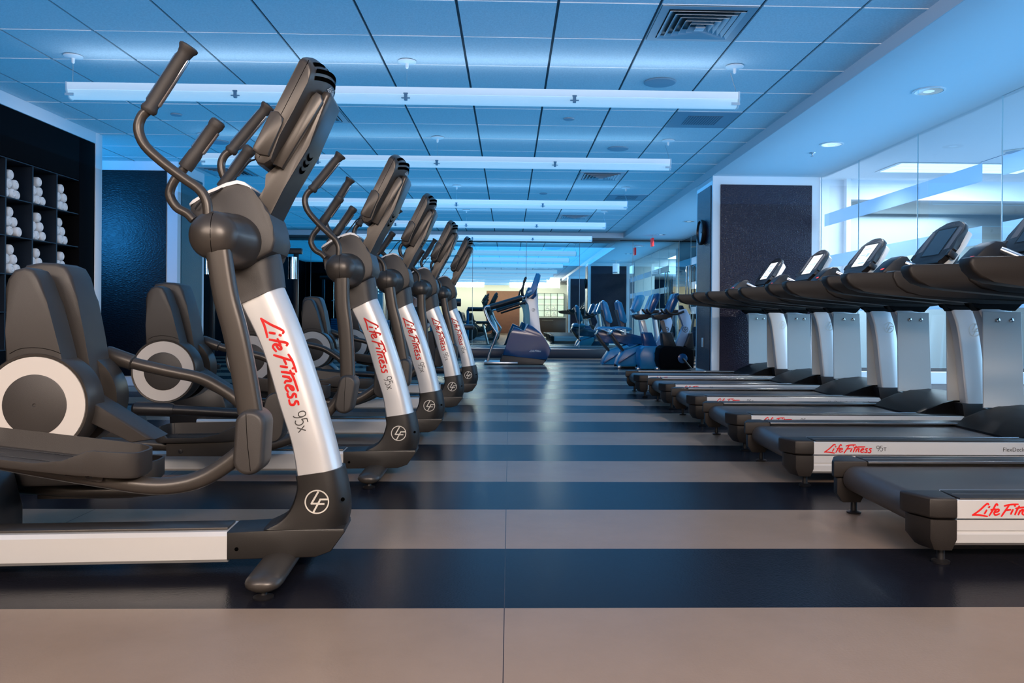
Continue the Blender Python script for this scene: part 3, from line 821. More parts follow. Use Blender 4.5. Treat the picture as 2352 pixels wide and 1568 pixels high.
def build_elliptical(near_kind, label):
    t = thing('elliptical_trainer', label, 'elliptical trainer', (0, 0, 0), 0, 'elliptical trainers in a row on the left')
    def P(name, key, fn, m, par=t): return link(name, cached(key, fn), m, par)
    P('base_rail', 'rail', b_rail, M_silver); P('rail_insert', 'railtop', b_railtop, M_dark2)
    bc = P('base_cover', 'bc', b_basecover, M_base)
    P('badge', 'badge', b_badge, M_badge, bc); [P('screw_hole', 'dots%d' % q[0], lambda: b_dots(q), M_void, bc) for q in ((787, 1147), (543, 1261))]
    tw = P('tower', 'tower', b_tower, M_silver)
    P('lettering', 'let', b_letter, M_red, tw); P('model_number', 'mod', b_model, M_ink, tw)
    P('neck_cover', 'neck', b_neck, M_dark)
    st = P('front_stabilizer', 'stab', b_stab, M_dark2)
    P('leveling_foot', 'f1', lambda: b_foot(-.068, -.30), M_black, st); P('leveling_foot', 'f2', lambda: b_foot(-.068, .30), M_black, st)
    th_ = P('tray_housing', 'tray', b_tray, M_dark); P('cup_tray', 'ttop', b_traytop, M_white, th_)
    ca_ = P('console_arm', 'boom', b_boom, M_dark2); P('vent', 'avent', b_armvents, M_void, ca_)
    co = P('console', 'con', b_console, M_dark2)
    P('screen', 'scr', b_screen, M_screen, co); P('vent', 'vent', b_vents, M_void, co); P('maker_mark', 'cmk', b_conmark, M_white, co); [P('seam', 'cseam%d' % s, lambda: b_conseam(s), M_void, co) for s in (-1, 1)]
    for s in (-1, 1): P('grip_block', 'clip%d' % s, lambda: b_clip(s), M_dark2, co); P('spine_cover', 'spine%d' % s, lambda: b_spine(s), M_dark2, co)
    P('cable', 'cable', b_cable, M_black)
    for s in (-1, 1):
        kind = near_kind if s < 0 else ('L' if near_kind == 'H' else 'H')
        hb = P('pivot_hub', 'hub%d' % s, lambda: b_hub(s), M_dark2); P('seam', 'hs%d' % s, lambda: b_hubseam(s), M_void, hb)
        a = P('swing_arm', 'arm%d' % s, lambda: b_arm(s), M_dark2); a.location = HUB
        if kind == 'L': a.rotation_euler = (0, math.radians(7.5), 0)
        P('handle', 'han%d' % s, lambda: b_handle(s), M_dark2, a); P('grip', 'gr%d' % s, lambda: b_grip(s), M_rubber, a)
        P('pulse_plate', 'gp%d' % s, lambda: b_gplate(s), M_steel, a)
        pv = P('pivot_cover', 'pv%d' % s, lambda: b_pivot(s), M_dark, a); P('seam', 'ps%d' % s, lambda: b_pivseam(s), M_void, a)
        fh = P('fixed_handle', 'fh%d' % s, lambda: b_fhandle(s), M_dark2); P('grip', 'fg%d' % s, lambda: b_fgrip(s), M_rubber, fh); P('pulse_plate', 'fp%d' % s, lambda: b_fplate(s), M_steel, fh)
        dh = P('disc_housing', 'dh%d' % s, lambda: b_disc(s), M_dark2)
        P('white_ring', 'ri%d' % s, lambda: b_ring(s), M_ring, dh); P('hub_cap', 'cp%d' % s, lambda: b_cap(s), M_dark, dh)
        w = P('drive_shroud', 'wi%d' % s, lambda: b_wing(s), M_dark)
        if s < 0: P('seam', 'ws', lambda: b_wseam(s), M_void, w)
        pd = P('pedal', 'pd%s%d' % (kind, s), lambda: b_pedal(kind, s), M_dark); P('tread_line', 'pg%s%d' % (kind, s), lambda: b_pedgroove(kind, s), M_black, pd)
        lk = P('pedal_link', 'lk%s%d' % (kind, s), lambda: b_link(kind, s), M_dark2)
        P('pedal_bracket', 'br%s%d' % (kind, s), lambda: b_bracket(kind, s), M_dark2, lk); P('bolt', 'bo%s%d' % (kind, s), lambda: b_bolt(kind, s), M_black, lk)
        if s > 0: P('rocker_link', 'rk', lambda: b_rocker(s), M_dark2)
        if kind == 'L' and s < 0: P('crank_arm', 'ck', lambda: b_crank(s), M_black)
    P('drive_strut', 'strut', b_strut, M_dark); P('rear_base', 'rear', b_rear, M_black)
    return t
EL = [('H', (-.700, 2.80), .063, 'large nearest elliptical trainer, its red lettering and silver tower biggest of the row'),
      ('L', (-.642, 4.40), .018, 'second elliptical trainer from the viewer, directly behind the nearest one'),
      ('H', (-.612, 5.74), .018, 'middle elliptical trainer, third of the five in the row from the viewer'),
      ('L', (-.562, 7.30), .014, 'fourth elliptical trainer from the viewer, second from the mirrored end of the row'),
      ('H', (-.492, 8.74), .010, 'smallest and farthest elliptical trainer, last of the row beside the stair climber')]
protos = {}
for kind, (x, y), rz, label in EL:
    if kind not in protos: o = protos[kind] = build_elliptical(kind, label)
    else: o = copy_tree(protos[kind]); o['label'] = label
    o.location = (x, y, 0); o.rotation_euler = (0, 0, rz)
    for c in o.children:                                  # stride setting: the rear drive sits farther back on all but the first
        nm = c.name.split('.')[0]
        if nm in ('disc_housing', 'drive_shroud', 'rear_base', 'drive_strut', 'rocker_link'): c.location.x = 0 if y < 3 else -.33
# ------------------------------------------------------------------ treadmills (local: x along the deck to the front, y away from the viewer)
TWD = .87
def sides(y0, y1, s):
    """y range on the near (s<0) or the far (s>0) side of a treadmill"""
    return (y0, y1) if s < 0 else (TWD-y1, TWD-y0)
def t_rail(s):
    bm = BM(); a, b = sides(0, .022, s); prism(bm, [(0, .174), (0, .236), (.004, .240), (1.455, .240), (1.47, .232), (1.475, .174)], a, b, .002, 1); return _fin(bm, 'side_rail')
def t_top(s):
    bm = BM(); a, b = sides(.006, .139, s); box(bm, .012, 1.50, a, b, .2385, .2455, .003); return _fin(bm, 'foot_rail')
def t_toptrim(s):
    bm = BM(); a, b = sides(.1395, .1435, s); box(bm, .012, 1.40, a, b, .236, .2465, .001, 1); a, b = sides(.070, .0725, s); box(bm, .02, 1.4, a, b, .2452, .2462); return _fin(bm, 'trim_strip')
def t_lower(s):
    bm = BM(); a, b = (.010, .05) if s < 0 else (TWD-.05, TWD-.010)
    sec = [(.010, .168), (.010, .132), (.020, .124), (.012, .116), (.014, .086), (.030, .074), (.06, .074), (.06, .168)]
    if s > 0: sec = [(TWD-y, z) for y, z in sec]
    prism(bm, sec, -.004, 1.62, axis='x'); return _fin(bm, 'frame_rail', 20)
def t_cap(s):
    bm = BM()
    plan = [(.0, 0), (-.070, .002), (-.092, .012), (-.138, .110), (-.138, .1365), (.010, .1365)]
    if s > 0: plan = [(x, TWD-y) for x, y in plan][::-1]
    prism(bm, plan, .172, .247, .010, 3, 'z')
    lo = [(.0, .002), (-.068, .004), (-.088, .014), (-.120, .09), (-.120, .130), (.004, .130)]
    up = [(-.012, .012), (-.055, .014), (-.070, .022), (-.09, .085), (-.09, .12), (-.012, .12)]
    if s > 0: lo = [(x, TWD-y) for x, y in lo]; up = [(x, TWD-y) for x, y in up]
    loft(bm, [[Vector((x, y, .060)) for x, y in up], [Vector((x, y, .10)) for x, y in lo], [Vector((x, y, .168)) for x, y in lo]])
    return _fin(bm, 'end_cap')
def t_belt():
    bm = BM(); sec = [(1.36, .224), (-.045, .224)]+[(-.045-.056*math.sin(a), .168+.056*math.cos(a)) for a in [PI*k/14 for k in range(1, 14)]]+[(-.045, .112), (1.36, .112)]
    prism(bm, sec, .145, TWD-.145); return _fin(bm, 'running_belt')
def t_foot(y):
    bm = BM(); lathe(bm, [(.030, .0005), (.032, .008), (.014, .014), (.012, .11)], (-.02, y, 0), 'z', 16); return _fin(bm, 'leveling_foot')
def t_hood():
    bm = BM(); o = [(1.14, .236), (1.22, .275), (1.32, .315), (1.44, .345), (1.56, .358), (1.66, .350), (1.74, .325), (1.80, .27), (1.83, .18), (1.83, .09), (1.2, .09), (1.14, .12)]
    prism(bm, o, .1, TWD-.1, .03, 3); return _fin(bm, 'motor_hood')
def t_base(s):
    bm = BM(); a, b = sides(-.006, .10, s); prism(bm, [(1.39, .325), (1.405, .24), (1.45, .165), (1.48, .05), (1.80, .05), (1.80, .16), (1.70, .25), (1.655, .325)], a, b, .012, 2); return _fin(bm, 'upright_foot')
UL = [(1.315, .945), (1.352, .84), (1.378, .70), (1.402, .50), (1.424, .318)]
UR = [(1.548, .945), (1.558, .84), (1.572, .70), (1.588, .50), (1.602, .318)]
def t_upright(s):
    bm = BM(); A, B = interp(UL, 4), interp(UR, 4); yc = .045 if s < 0 else TWD-.045
    loft(bm, [[Vector((p.x, p.y+yc, p.z)) for p in dring(a, b, .042, .45)] for a, b in zip(A, B)]); return _fin(bm, 'upright')
def t_uneck(s):
    bm = BM(); a, b = sides(.002, .088, s); prism(bm, [(1.314, .930), (1.552, .930), (1.60, .985), (1.64, 1.03), (1.22, 1.03), (1.262, .985), (1.296, .965)], a, b, .012, 2); return _fin(bm, 'upright_neck')
def t_ubadge(s):
    bm = BM(); y = .0025 if s < 0 else TWD-.0025; m = -1 if s > 0 else 1
    badge(bm, lambda x, z: Vector((1.478+m*x*.041, y-s*0+(-.0006 if s < 0 else .0006), .808+z*.044)), w=.12); return _fin(bm, 'badge')
def t_plate(s):
    bm = BM(); a, b = sides(.0885, .100, s); prism(bm, [(1.335, .925), (1.575, .925), (1.60, .335), (1.345, .335)], a, b, .002, 1); return _fin(bm, 'inner_plate')
def t_screws(s, x):
    bm = BM(); y = .100 if s < 0 else TWD-.100; e = 1 if s < 0 else -1
    lathe(bm, [(.013, y), (.012, y+e*.005), (.006, y+e*.008), (0, y+e*.008)], (x, 0, .873), 'y', 14)
    return _fin(bm, 'screw')
ARM = [(.492, 1.150), (.486, 1.128), (.500, 1.095), (.535, 1.062), (.60, 1.042), (.72, 1.026), (.95, 1.006), (1.15, .990), (1.27, .978), (1.33, .972), (1.58, .972), (1.66, .982), (1.72, 1.02), (1.735, 1.09), (1.70, 1.155), (1.2, 1.160), (.7, 1.160), (.51, 1.158)]
def t_arm(s):
    bm = BM(); a, b = sides(-.005, .098, s); prism(bm, ARM, a, b, .014, 3); return _fin(bm, 'handrail')
def t_armcover(s):
    bm = BM(); a, b = sides(-.016, .107, s)
    o = [(.775, 1.165), (.772, 1.130), (.80, 1.075), (.86, 1.035), (.95, 1.020), (1.2, 1.004), (1.6, .990), (1.70, 1.01), (1.745, 1.09), (1.71, 1.172), (1.2, 1.176), (.79, 1.172)]
    prism(bm, o, a, b, .012, 3); return _fin(bm, 'rail_cover')
def t_rivet(s, x, z):
    bm = BM(); y = -.016 if s < 0 else TWD+.016; e = -1 if s < 0 else 1
    lathe(bm, [(.010, y), (.009, y+e*.002), (0, y+e*.002)], (x, 0, z), 'y', 12)
    return _fin(bm, 'rivet')
def t_bridge():
    bm = BM(); prism(bm, [(1.28, 1.05), (1.26, 1.16), (1.34, 1.235), (1.52, 1.25), (1.66, 1.18), (1.68, 1.06)], .11, TWD-.11, .02, 2); return _fin(bm, 'bridge')
CO = Vector((1.365, TWD/2, 1.262)); CUP = Vector((.205, 0, .293)).normalized(); CNO = Vector((-CUP.z, 0, CUP.x))
def cmat(): return Matrix(((0, CUP.x, CNO.x, CO.x), (1, 0, 0, CO.y), (0, CUP.z, CNO.z, CO.z), (0, 0, 0, 1)))
def cprism(pts, n0, n1, bev, name, seg=2):
    t = BM(); prism(t, pts, n0, n1, bev, seg, 'z'); bm = BM(); merge(bm, t, cmat()); return _fin(bm, name)
def sym(h): return h+[(-x, y) for x, y in h[::-1]]
CON = sym([(.185, .0), (.205, .04), (.248, .085), (.262, .115), (.245, .14), (.236, .20), (.222, .285), (.195, .325), (.15, .350), (.08, .366), (.02, .370)])
def t_console(): return cprism(CON, -.028, .010, .010, 'console')
def t_screen(): return cprism([(-.115, .075), (.115, .075), (.120, .305), (-.120, .305)], .0095, .0112, 0, 'screen')
def t_bezel():
    q = [(-.128, .062), (.128, .062), (.133, .318), (-.133, .318)]
    return cprism(q, .0085, .0100, 0, 'bezel')
def t_ui():
    t = BM()
    for x0, x1, y0, y1 in ((-.10, .02, .10, .115), (-.10, .10, .135, .139), (-.02, .08, .19, .20), (-.09, -.04, .17, .21), (-.05, .09, .255, .263), (.05, .10, .16, .172)):
        box(t, x0, x1, y0, y1, .0112, .0115)
    bm = BM(); merge(bm, t, cmat()); return _fin(bm, 'screen_graphic')
def t_keys(s):
    x0, x1 = (-.205, -.147) if s < 0 else (.147, .205)
    return cprism([(x0, .12), (x1, .11), (x1, .31), (x0+.004, .29)], .0095, .0108, 0, 'key_panel')
def t_conmark():
    t = BM(); letter(t, SCRIPT, .16, lambda x, y: Vector((-.055+x*.0195, .334+y*.018, .0106))); bm = BM(); merge(bm, t, cmat()); return _fin(bm, 'maker_mark')
def t_conback():
    return cprism(sym([(.17, -.05), (.20, .05), (.215, .20), (.19, .30), (.10, .335)]), -.085, -.0285, .02, 'console_back')
def t_knob(s):
    t = BM(); x = s*.236; box(t, x-.022, x+.022, .055, .105, -.05, .014, .008); bm = BM(); merge(bm, t, cmat()); return _fin(bm, 'side_latch')
def t_neck():
    bm = BM(); prism(bm, [(1.36, 1.24), (1.38, 1.285), (1.50, 1.36), (1.56, 1.34), (1.52, 1.22)], TWD/2-.12, TWD/2+.12, .012, 2); return _fin(bm, 'console_neck')
def t_pod():
    bm = BM(); o = [(1.02, 1.195), (1.03, 1.215), (1.10, 1.285), (1.16, 1.318), (1.20, 1.315), (1.225, 1.285), (1.235, 1.20)]
    prism(bm, o, TWD/2-.085, TWD/2+.085, .012, 2); return _fin(bm, 'control_pod')
def t_podarm(s):
    bm = BM(); tube(bm, [(1.19, TWD/2+s*.07, 1.27), (1.30, TWD/2+s*.12, 1.21)], .022, 12); return _fin(bm, 'pod_arm')
def pod_face(a, y):  # point on the sloping pod face
    p = Vector((1.03, 1.215)).lerp(Vector((1.16, 1.318)), a); n = Vector((-.62, .78)); p = p+n*.003; return Vector((p.x, y, p.y))
def t_podled():
    bm = BM(); c = TWD/2
    def q(a0, a1, y0, y1): bm.faces.new([bm.verts.new(pod_face(a, y)) for a, y in ((a0, y0), (a0, y1), (a1, y1), (a1, y0))])
    q(.05, .17, c-.062, c-.02); return _fin(bm, 'stop_key')
def t_podled2():
    bm = BM(); c = TWD/2
    bm.faces.new([bm.verts.new(pod_face(a, y)) for a, y in ((.74, c-.012), (.74, c+.03), (.86, c+.03), (.86, c-.012))]); return _fin(bm, 'red_key')
def t_podled3():
    bm = BM(); c = TWD/2
    bm.faces.new([bm.verts.new(pod_face(a, y)) for a, y in ((.42, c-.03), (.42, c+.015), (.55, c+.015), (.55, c-.03))]); return _fin(bm, 'green_key')
def t_logo():
    bm = BM(); letter(bm, SCRIPT, .145, lambda x, y: Vector((.052+x*.0465, -.0012, .184+y*.044))); return _fin(bm, 'lettering')
def t_model():
    bm = BM(); letter(bm, n95('t'), .10, lambda x, y: Vector((.325+x*.030, -.0012, .194+y*.027)), 1.); return _fin(bm, 'model_number')
def t_flex():
    return font_mesh('FlexDeck', .030, lambda x, y: Vector((.985+x, -.0012, .194+y)))
def t_flex2():
    return font_mesh('Shock Absorption System', .024, lambda x, y: Vector((1.125+x, -.0012, .195+y)))

def build_treadmill(label):
    t = thing('treadmill', label, 'treadmill', (0, 0, 0), 0, 'treadmills in a row on the right')
    def P(name, key, fn, m, par=t): return link(name, cached('T'+key, fn), m, par)
    P('running_belt', 'belt', t_belt, M_belt); P('motor_hood', 'hood', t_hood, M_hood)
    for s in (-1, 1):
        k = str(s)
        r = P('side_rail', 'rail'+k, lambda: t_rail(s), M_silver)
        if s < 0:
            P('lettering', 'logo', t_logo, M_red, r); P('model_number', 'mod', t_model, M_ink, r); P('caption', 'flex', t_flex, M_ink, r); P('caption', 'flex2', t_flex2, M_ink, r)
        fr = P('foot_rail', 'top'+k, lambda: t_top(s), M_tread); P('trim_strip', 'tt'+k, lambda: t_toptrim(s), M_steel, fr)
        P('frame_rail', 'lo'+k, lambda: t_lower(s), M_silver)
        c = P('end_cap', 'cap'+k, lambda: t_cap(s), M_tread); P('leveling_foot', 'ft'+k, lambda: t_foot(.07 if s < 0 else TWD-.07), M_black, c)
        P('upright_foot', 'base'+k, lambda: t_base(s), M_black)
        u = P('upright', 'up'+k, lambda: t_upright(s), M_silver); P('badge', 'ub'+k, lambda: t_ubadge(s), M_badge, u)
        P('upright_neck', 'un'+k, lambda: t_uneck(s), M_hood)
        ip = P('inner_plate', 'ip'+k, lambda: t_plate(s), M_silver2); [P('screw', 'sc%s%g' % (k, x), lambda: t_screws(s, x), M_chrome, ip) for x in (1.43, 1.515)]
        h = P('handrail', 'arm'+k, lambda: t_arm(s), M_tread); P('rail_cover', 'ac'+k, lambda: t_armcover(s), M_tread, h); [P('rivet', 'rv%s%g' % (k, x), lambda: t_rivet(s, x, z), M_dark2, h) for x, z in ((.865, 1.11), (1.40, 1.06))]
    P('bridge', 'bridge', t_bridge, M_tread)
    c = P('console', 'con', t_console, M_black)
    P('screen', 'scr', t_screen, M_screen, c); P('bezel', 'bez', t_bezel, M_black, c)
    for s in (-1, 1): P('key_panel', 'keys%d' % s, lambda: t_keys(s), M_button, c); P('side_latch', 'kn%d' % s, lambda: t_knob(s), M_black, c)
    P('maker_mark', 'cm', t_conmark, M_button, c)
    P('console_back', 'cb', t_conback, M_silver2, c)
    P('console_neck', 'neck', t_neck, M_black)
    p = P('control_pod', 'pod', t_pod, M_black); [P('pod_arm', 'pa%d' % s, lambda: t_podarm(s), M_steel, p) for s in (-1, 1)]
    P('stop_key', 'pl', t_podled, M_redled, p); P('red_key', 'pl2', t_podled2, M_redled, p); P('green_key', 'pl3', t_podled3, M_greenled, p)
    return t
TR = [(1.574, 2.781, 0, 'nearest treadmill, cut off by the right edge, its deck corner lowest and largest'),
      (1.569, 4.098, 0, 'second treadmill from the viewer, its whole red lettering readable on the silver rail'),
      (1.583, 5.214, 0, 'third treadmill from the viewer, with the big dark unlit console screen'),
      (1.593, 6.437, 1, 'fourth treadmill from the viewer, with the largest of the three lit white screens'),
      (1.585, 7.623, 1, 'fifth treadmill from the viewer, with the middle one of the lit white screens'),
      (1.520, 8.776, 1, 'farthest treadmill of the row, with the smallest lit screen, close to the pillar')]
tp = None
scr_on = None
for x, y, lit, label in TR:
    if tp is None: o = tp = build_treadmill(label)
    else: o = copy_tree(tp); o['label'] = label
    o.location = (x, y, 0)
    if lit:
        for c in o.children:
            if c.name.startswith('console') and not c.name.startswith('console_'):
                for q in list(c.children):
                    if q.name.startswith('screen') and not q.name.startswith('screen_'):
                        if scr_on is None:
                            scr_on = q.data.copy(); scr_on.materials.clear(); scr_on.materials.append(M_screen_on)
                        q.data = scr_on
                        link('screen_graphic', cached('Tui', t_ui), mat('pale blue screen graphic', (.2, .3, .35), .3, emit=(.55, .75, .82), estr=.8), c)
# ------------------------------------------------------------------ stair climber in front of the mirror
def local_pts(fn, pts, Y, O):
    """outline measured in the photo at the depth of the machine, as (x,z) relative to its base O"""
    out = []
    for p in pts:
        q = ay(*fn(*p), Y); out.append((q.x-O[0], q.z))
    return out
S_ = lambda x, y: (1040+x/6.03, 600+y/6.03)
SY = 14.72; SO = (.15, SY, 0)
t = thing('stair_climber', 'blue and silver stair climbing machine with long padded rails in front of the mirror', 'stair climber', SO)
def sp(name, pts, y0, y1, m, bev=.012, sm=0, par=t):
    q = local_pts(S_, pts, SY, SO); bm = BM()
    if sm: q = interp(q, sm)
    prism(bm, [(a[0], a[1]) for a in q], y0, y1, bev, 2); return obj(name, bm, m, par)
body = sp('shroud', [(690, 1300), (735, 1180), (762, 1095), (800, 1000), (845, 908), (880, 915), (945, 945), (1000, 985), (1045, 870), (1115, 905), (1200, 975), (1270, 1060), (1325, 1150), (1362, 1220), (1340, 1290), (1303, 1368), (1160, 1352), (900, 1325)], .05, .62, M_blue, .02)
q = local_pts(S_, [(1060, 1255)], SY, SO)[0]
bm = BM(); letter(bm, SCRIPT, .17, lambda x, y: Vector((q[0]+x*.040, .0485, q[1]+y*.034))); obj('lettering', bm, M_silver2, body)
sp('base_skirt', [(655, 1372), (690, 1302), (900, 1327), (1160, 1354), (1300, 1370), (1255, 1425), (1240, 1440), (640, 1440)], .08, .60, M_black)
q0 = local_pts(S_, [(430, 1402), (750, 1432)], SY, SO)
bm = BM(); box(bm, q0[0][0], q0[1][0]+.2, .0, .66, .012, .052, .006); obj('base_frame', bm, M_steel, t)
for x in (q0[0][0]+.03, q0[1][0]):
    bm = BM()
    for yy in (.05, .61): lathe(bm, [(.02, .0005), (.02, .013)], (x, yy, 0), 'z', 12)
    obj('leveling_foot', bm, M_black, t)
col = sp('column', [(1000, 535), (1062, 595), (1070, 720), (1065, 860), (1085, 905), (1200, 975), (1330, 1180), (1310, 1110), (1212, 965), (1195, 700), (1172, 330), (1135, 330), (1100, 470), (1010, 500)], .24, .44, M_silver, .012)
q = local_pts(S_, [(1122, 670)], SY, SO)[0]
bm = BM(); badge(bm, lambda x, y: Vector((q[0]+x*.032, .238, q[1]+y*.032)), w=.16); obj('badge', bm, M_ink, col)
sp('column_step', [(1000, 980), (1045, 868), (1030, 868), (985, 975)], .10, .56, M_white, .004)
con = sp('console', [(1030, 470), (1085, 350), (1120, 270), (1160, 158), (1200, 160), (1222, 190), (1190, 330), (1165, 400), (1110, 430), (1060, 490)], .12, .56, M_bluegrey, .02)
sp('console_base', [(1025, 500), (1060, 440), (1165, 405), (1165, 470), (1120, 520), (1060, 500)], .18, .50, M_blue)
sp('console_strip', [(1035, 415), (1092, 385), (1100, 410), (1045, 442)], .10, .58, M_silver2, .003)
for s, yy in ((-1, .06), (1, .62)):
    bm = BM(); P = [(x, yy, z) for x, z in local_pts(S_, [(1010, 505), (975, 470), (965, 400), (985, 310), (1005, 235), (1025, 225)], SY, SO)]; tube(bm, P, .022, 10, 4); obj('front_handle', bm, M_black, t)
    bm = BM(); P = [(x, yy, z) for x, z in local_pts(S_, [(1000, 485), (900, 510), (620, 598), (520, 622), (470, 625), (440, 650), (445, 700), (500, 830), (585, 960), (607, 1000), (590, 1060), (545, 1170), (497, 1300), (486, 1345), (484, 1405)], SY, SO)]; tube(bm, P, .021, 12, 4); r = obj('handrail', bm, M_steel, t)
    bm = BM(); P = [(x, yy, z) for x, z in local_pts(S_, [(960, 500), (760, 560), (520, 630)], SY, SO)]; tube(bm, P, .052, 14, 3, flat=1.0); obj('rail_pad', bm, M_black, r)
    bm = BM(); P = [(x, yy, z) for x, z in local_pts(S_, [(1010, 560), (700, 660), (610, 690)], SY, SO)]; tube(bm, P, .022, 10, 3); obj('lower_rail', bm, M_black, t)
# ------------------------------------------------------------------ bikes on the right
Z_ = lambda x, y: (1290+x/4.9, 560+y/4.9)
def bike(name, label, Y, dx, O, cat, grp=None):
    th = thing(name, label, cat, O, 0, grp)
    def f(nm, pts, y0, y1, m, bev=.008, par=th, sm=0):
        qq = [(ay(1290+(x+dx)/4.9, 560+y/4.9, Y)) for x, y in pts]; qq = [(p.x-O[0], p.z) for p in qq]
        if sm: qq = [(p.x, p.y) for p in cr([(a, b, 0) for a, b in qq], sm, True)]
        bm = BM(); prism(bm, qq, y0, y1, bev, 2); return obj(nm, bm, m, par)
    def g(nm, pts, r, y, m, par=th, sm=3):
        P = [ay(1290+(a+dx)/4.9, 560+b/4.9, Y) for a, b in pts]; bm = BM()
        tube(bm, [(p.x-O[0], y, p.z) for p in P], r, 12, sm); return obj(nm, bm, m, par)
    def bl(nm, pt, r, y, m, par=th, rad=.02):
        p = ay(1290+(pt[0]+dx)/4.9, 560+pt[1]/4.9, Y); bm = BM()
        lathe(bm, [(r*.7, y-.012), (r, y-.006), (r, y+rad), (r*.7, y+rad+.006)], (p.x-O[0], 0, p.z), 'y', 20); return obj(nm, bm, m, par)
    def bd(par, pt, y, r=.04):
        p = ay(1290+(pt[0]+dx)/4.9, 560+pt[1]/4.9, Y); bm = BM()
        badge(bm, lambda a, b: Vector((p.x-O[0]+a*r, y, p.z+b*r)), w=.16); return obj('badge', bm, M_ink, par)
    return th, f, g, bl, bd
def recumbent(label, Y, dx, dark):
    O = (ay(1290+(700+dx)/4.9, 700, Y).x, Y, 0)
    th, f, g, bl, bd = bike('recumbent_bike', label, Y, dx, O, 'exercise bike', 'recumbent bikes by the partition')
    f('seat_rail', [(570, 1010), (592, 968), (780, 1010), (955, 1050), (955, 1085), (905, 1140), (715, 1110), (650, 1120), (590, 1060)], .12, .42, M_blue, .02)
    f('shroud', [(715, 1195), (905, 1140), (935, 1160), (905, 1200), (870, 1280), (850, 1330), (845, 1385), (640, 1385), (625, 1360), (650, 1290)], .08, .48, M_bluegrey, .025)
    f('shroud_spoke', [(640, 1330), (900, 1185), (905, 1200), (650, 1350)], .068, .079, M_blue, .003)
    f('seat_arm', [(575, 1000), (650, 1110), (718, 1196), (705, 1210), (630, 1130), (560, 1020)], .10, .45, M_black, .01)
    bl('front_wheel', (652, 1388), .034, .03, M_steel, rad=.03)
    g('base_tube', [(652, 1392), (850, 1392)], .022, .27, M_steel, sm=0)
    g('rear_foot', [(612, 1372), (640, 1372)], .022, .27, M_black, sm=0)
    f('seat', [(580, 960), (610, 935), (700, 930), (790, 945), (800, 965), (760, 985), (600, 985)], .04, .52, M_bluegrey, .02)
    b = f('backrest', [(630, 655), (660, 645), (685, 660), (715, 760), (745, 860), (740, 885), (715, 895), (665, 860)], .07, .49, M_bluegrey, .02)
    f('backrest_shell', [(628, 740), (662, 735), (720, 900), (715, 940), (682, 930)], .12, .44, mat('brown grey shell', (.16, .12, .11), .5), .01, b)
    g('headrest_bar', [(635, 655), (640, 640), (650, 636), (665, 642)], .012, .28, M_chrome, b)
    g('seat_post', [(705, 960), (705, 1020)], .042, .06, M_silver2, sm=0)
    m = g('console_mast', [(1120, 1110), (1095, 960), (1075, 820), (1060, 700)], .045, .28, M_silver, sm=3)
    f('console', [(972, 735), (1035, 578), (1062, 570), (1100, 575), (1118, 600), (1060, 750), (1000, 775)], .10, .46, M_bluegrey, .02, m)
    f('pedal_housing', [(905, 1140), (960, 1060), (1150, 1100), (1190, 1160), (1150, 1300), (1120, 1390), (850, 1390), (870, 1280)], .12, .44, M_blue, .03)
    g('side_handle', [(700, 1000), (640, 970), (600, 960)], .018, -.0, M_chrome)
    return th
recumbent('nearer blue recumbent exercise bike, its pale backrest right of the other one', 13.75, 0, 0)
recumbent('farther blue recumbent exercise bike, left of and behind the other recumbent', 15.05, -165, 0)
def upright(label, Y, dx, dk):
    O = (ay(1290+(1200+dx)/4.9, 700, Y).x, Y, 0)
    th, f, g, bl, bd = bike('upright_bike', label, Y, dx, O, 'exercise bike', 'upright bikes by the pillar')
    bm_ = M_lacquer if dk else M_bluegrey; rm = M_black if dk else M_blue
    f('shroud', [(1120, 1180), (1160, 1150), (1320, 1158), (1420, 1165), (1500, 1190), (1512, 1300), (1505, 1400), (1420, 1420), (1130, 1415), (1105, 1330), (1110, 1250)], .08, .50, bm_, .04)
    f('seat_riser', [(1152, 1010), (1175, 995), (1262, 1000), (1325, 1165), (1172, 1172)], .17, .41, rm, .02)
    f('seat_post', [(1140, 865), (1190, 860), (1226, 1000), (1182, 1000)], .26, .32, mat('brown grey post', (.22, .17, .15), .4) if dk else M_silver, .006)
    f('saddle', [(1050, 800), (1075, 785), (1130, 792), (1200, 790), (1265, 782), (1280, 800), (1270, 825), (1200, 835), (1150, 858), (1090, 852), (1060, 830)], .17, .41, M_black, .02)
    m = f('mast', [(1345, 745), (1440, 730), (1478, 800), (1500, 880), (1492, 935), (1450, 1050), (1405, 1165), (1310, 1150), (1360, 1040), (1418, 925), (1395, 860), (1350, 790)], .22, .36, mat('silver mast tinted by blue light', (.42, .52, .68), .35, metal=.3), .012)  # silver mast, the blue light falling on it is put into its colour
    bd(m, (1428, 965), .217, .045)
    f('console', [(1215, 745), (1265, 620), (1290, 560), (1325, 550), (1350, 565), (1345, 610), (1290, 730), (1245, 790)], .10, .48, M_blue, .02, m)
    g('mast_arm', [(1250, 770), (1330, 760), (1400, 770)], .03, .29, M_black)
    for yy in (.08, .50): g('handlebar', [(1390, 760), (1300, 790), (1230, 780), (1195, 745), (1190, 730)], .018, yy, M_black)
    f('rear_shell', [(1500, 1000), (1515, 1190), (1430, 1170), (1410, 1150), (1470, 1010)], .14, .44, M_black, .01)
    bl('crank_cap', (1370, 1290), .075, .055, M_blue, rad=.02)
    g('pedal_crank', [(1370, 1290), (1460, 1400)], .016, .03, M_black, sm=0)
    g('base_bar', [(1110, 1420), (1500, 1425)], .024, .29, M_steel, sm=0)
    bl('transport_wheel', (1108, 1415), .03, .2, M_steel, rad=.12)
    return th
upright('black upright exercise bike, nearest the pillar, its dark saddle beside the treadmill arms', 12.35, 0, 1)
upright('blue upright exercise bike between the black one and the recumbent bikes', 13.05, -222, 0)

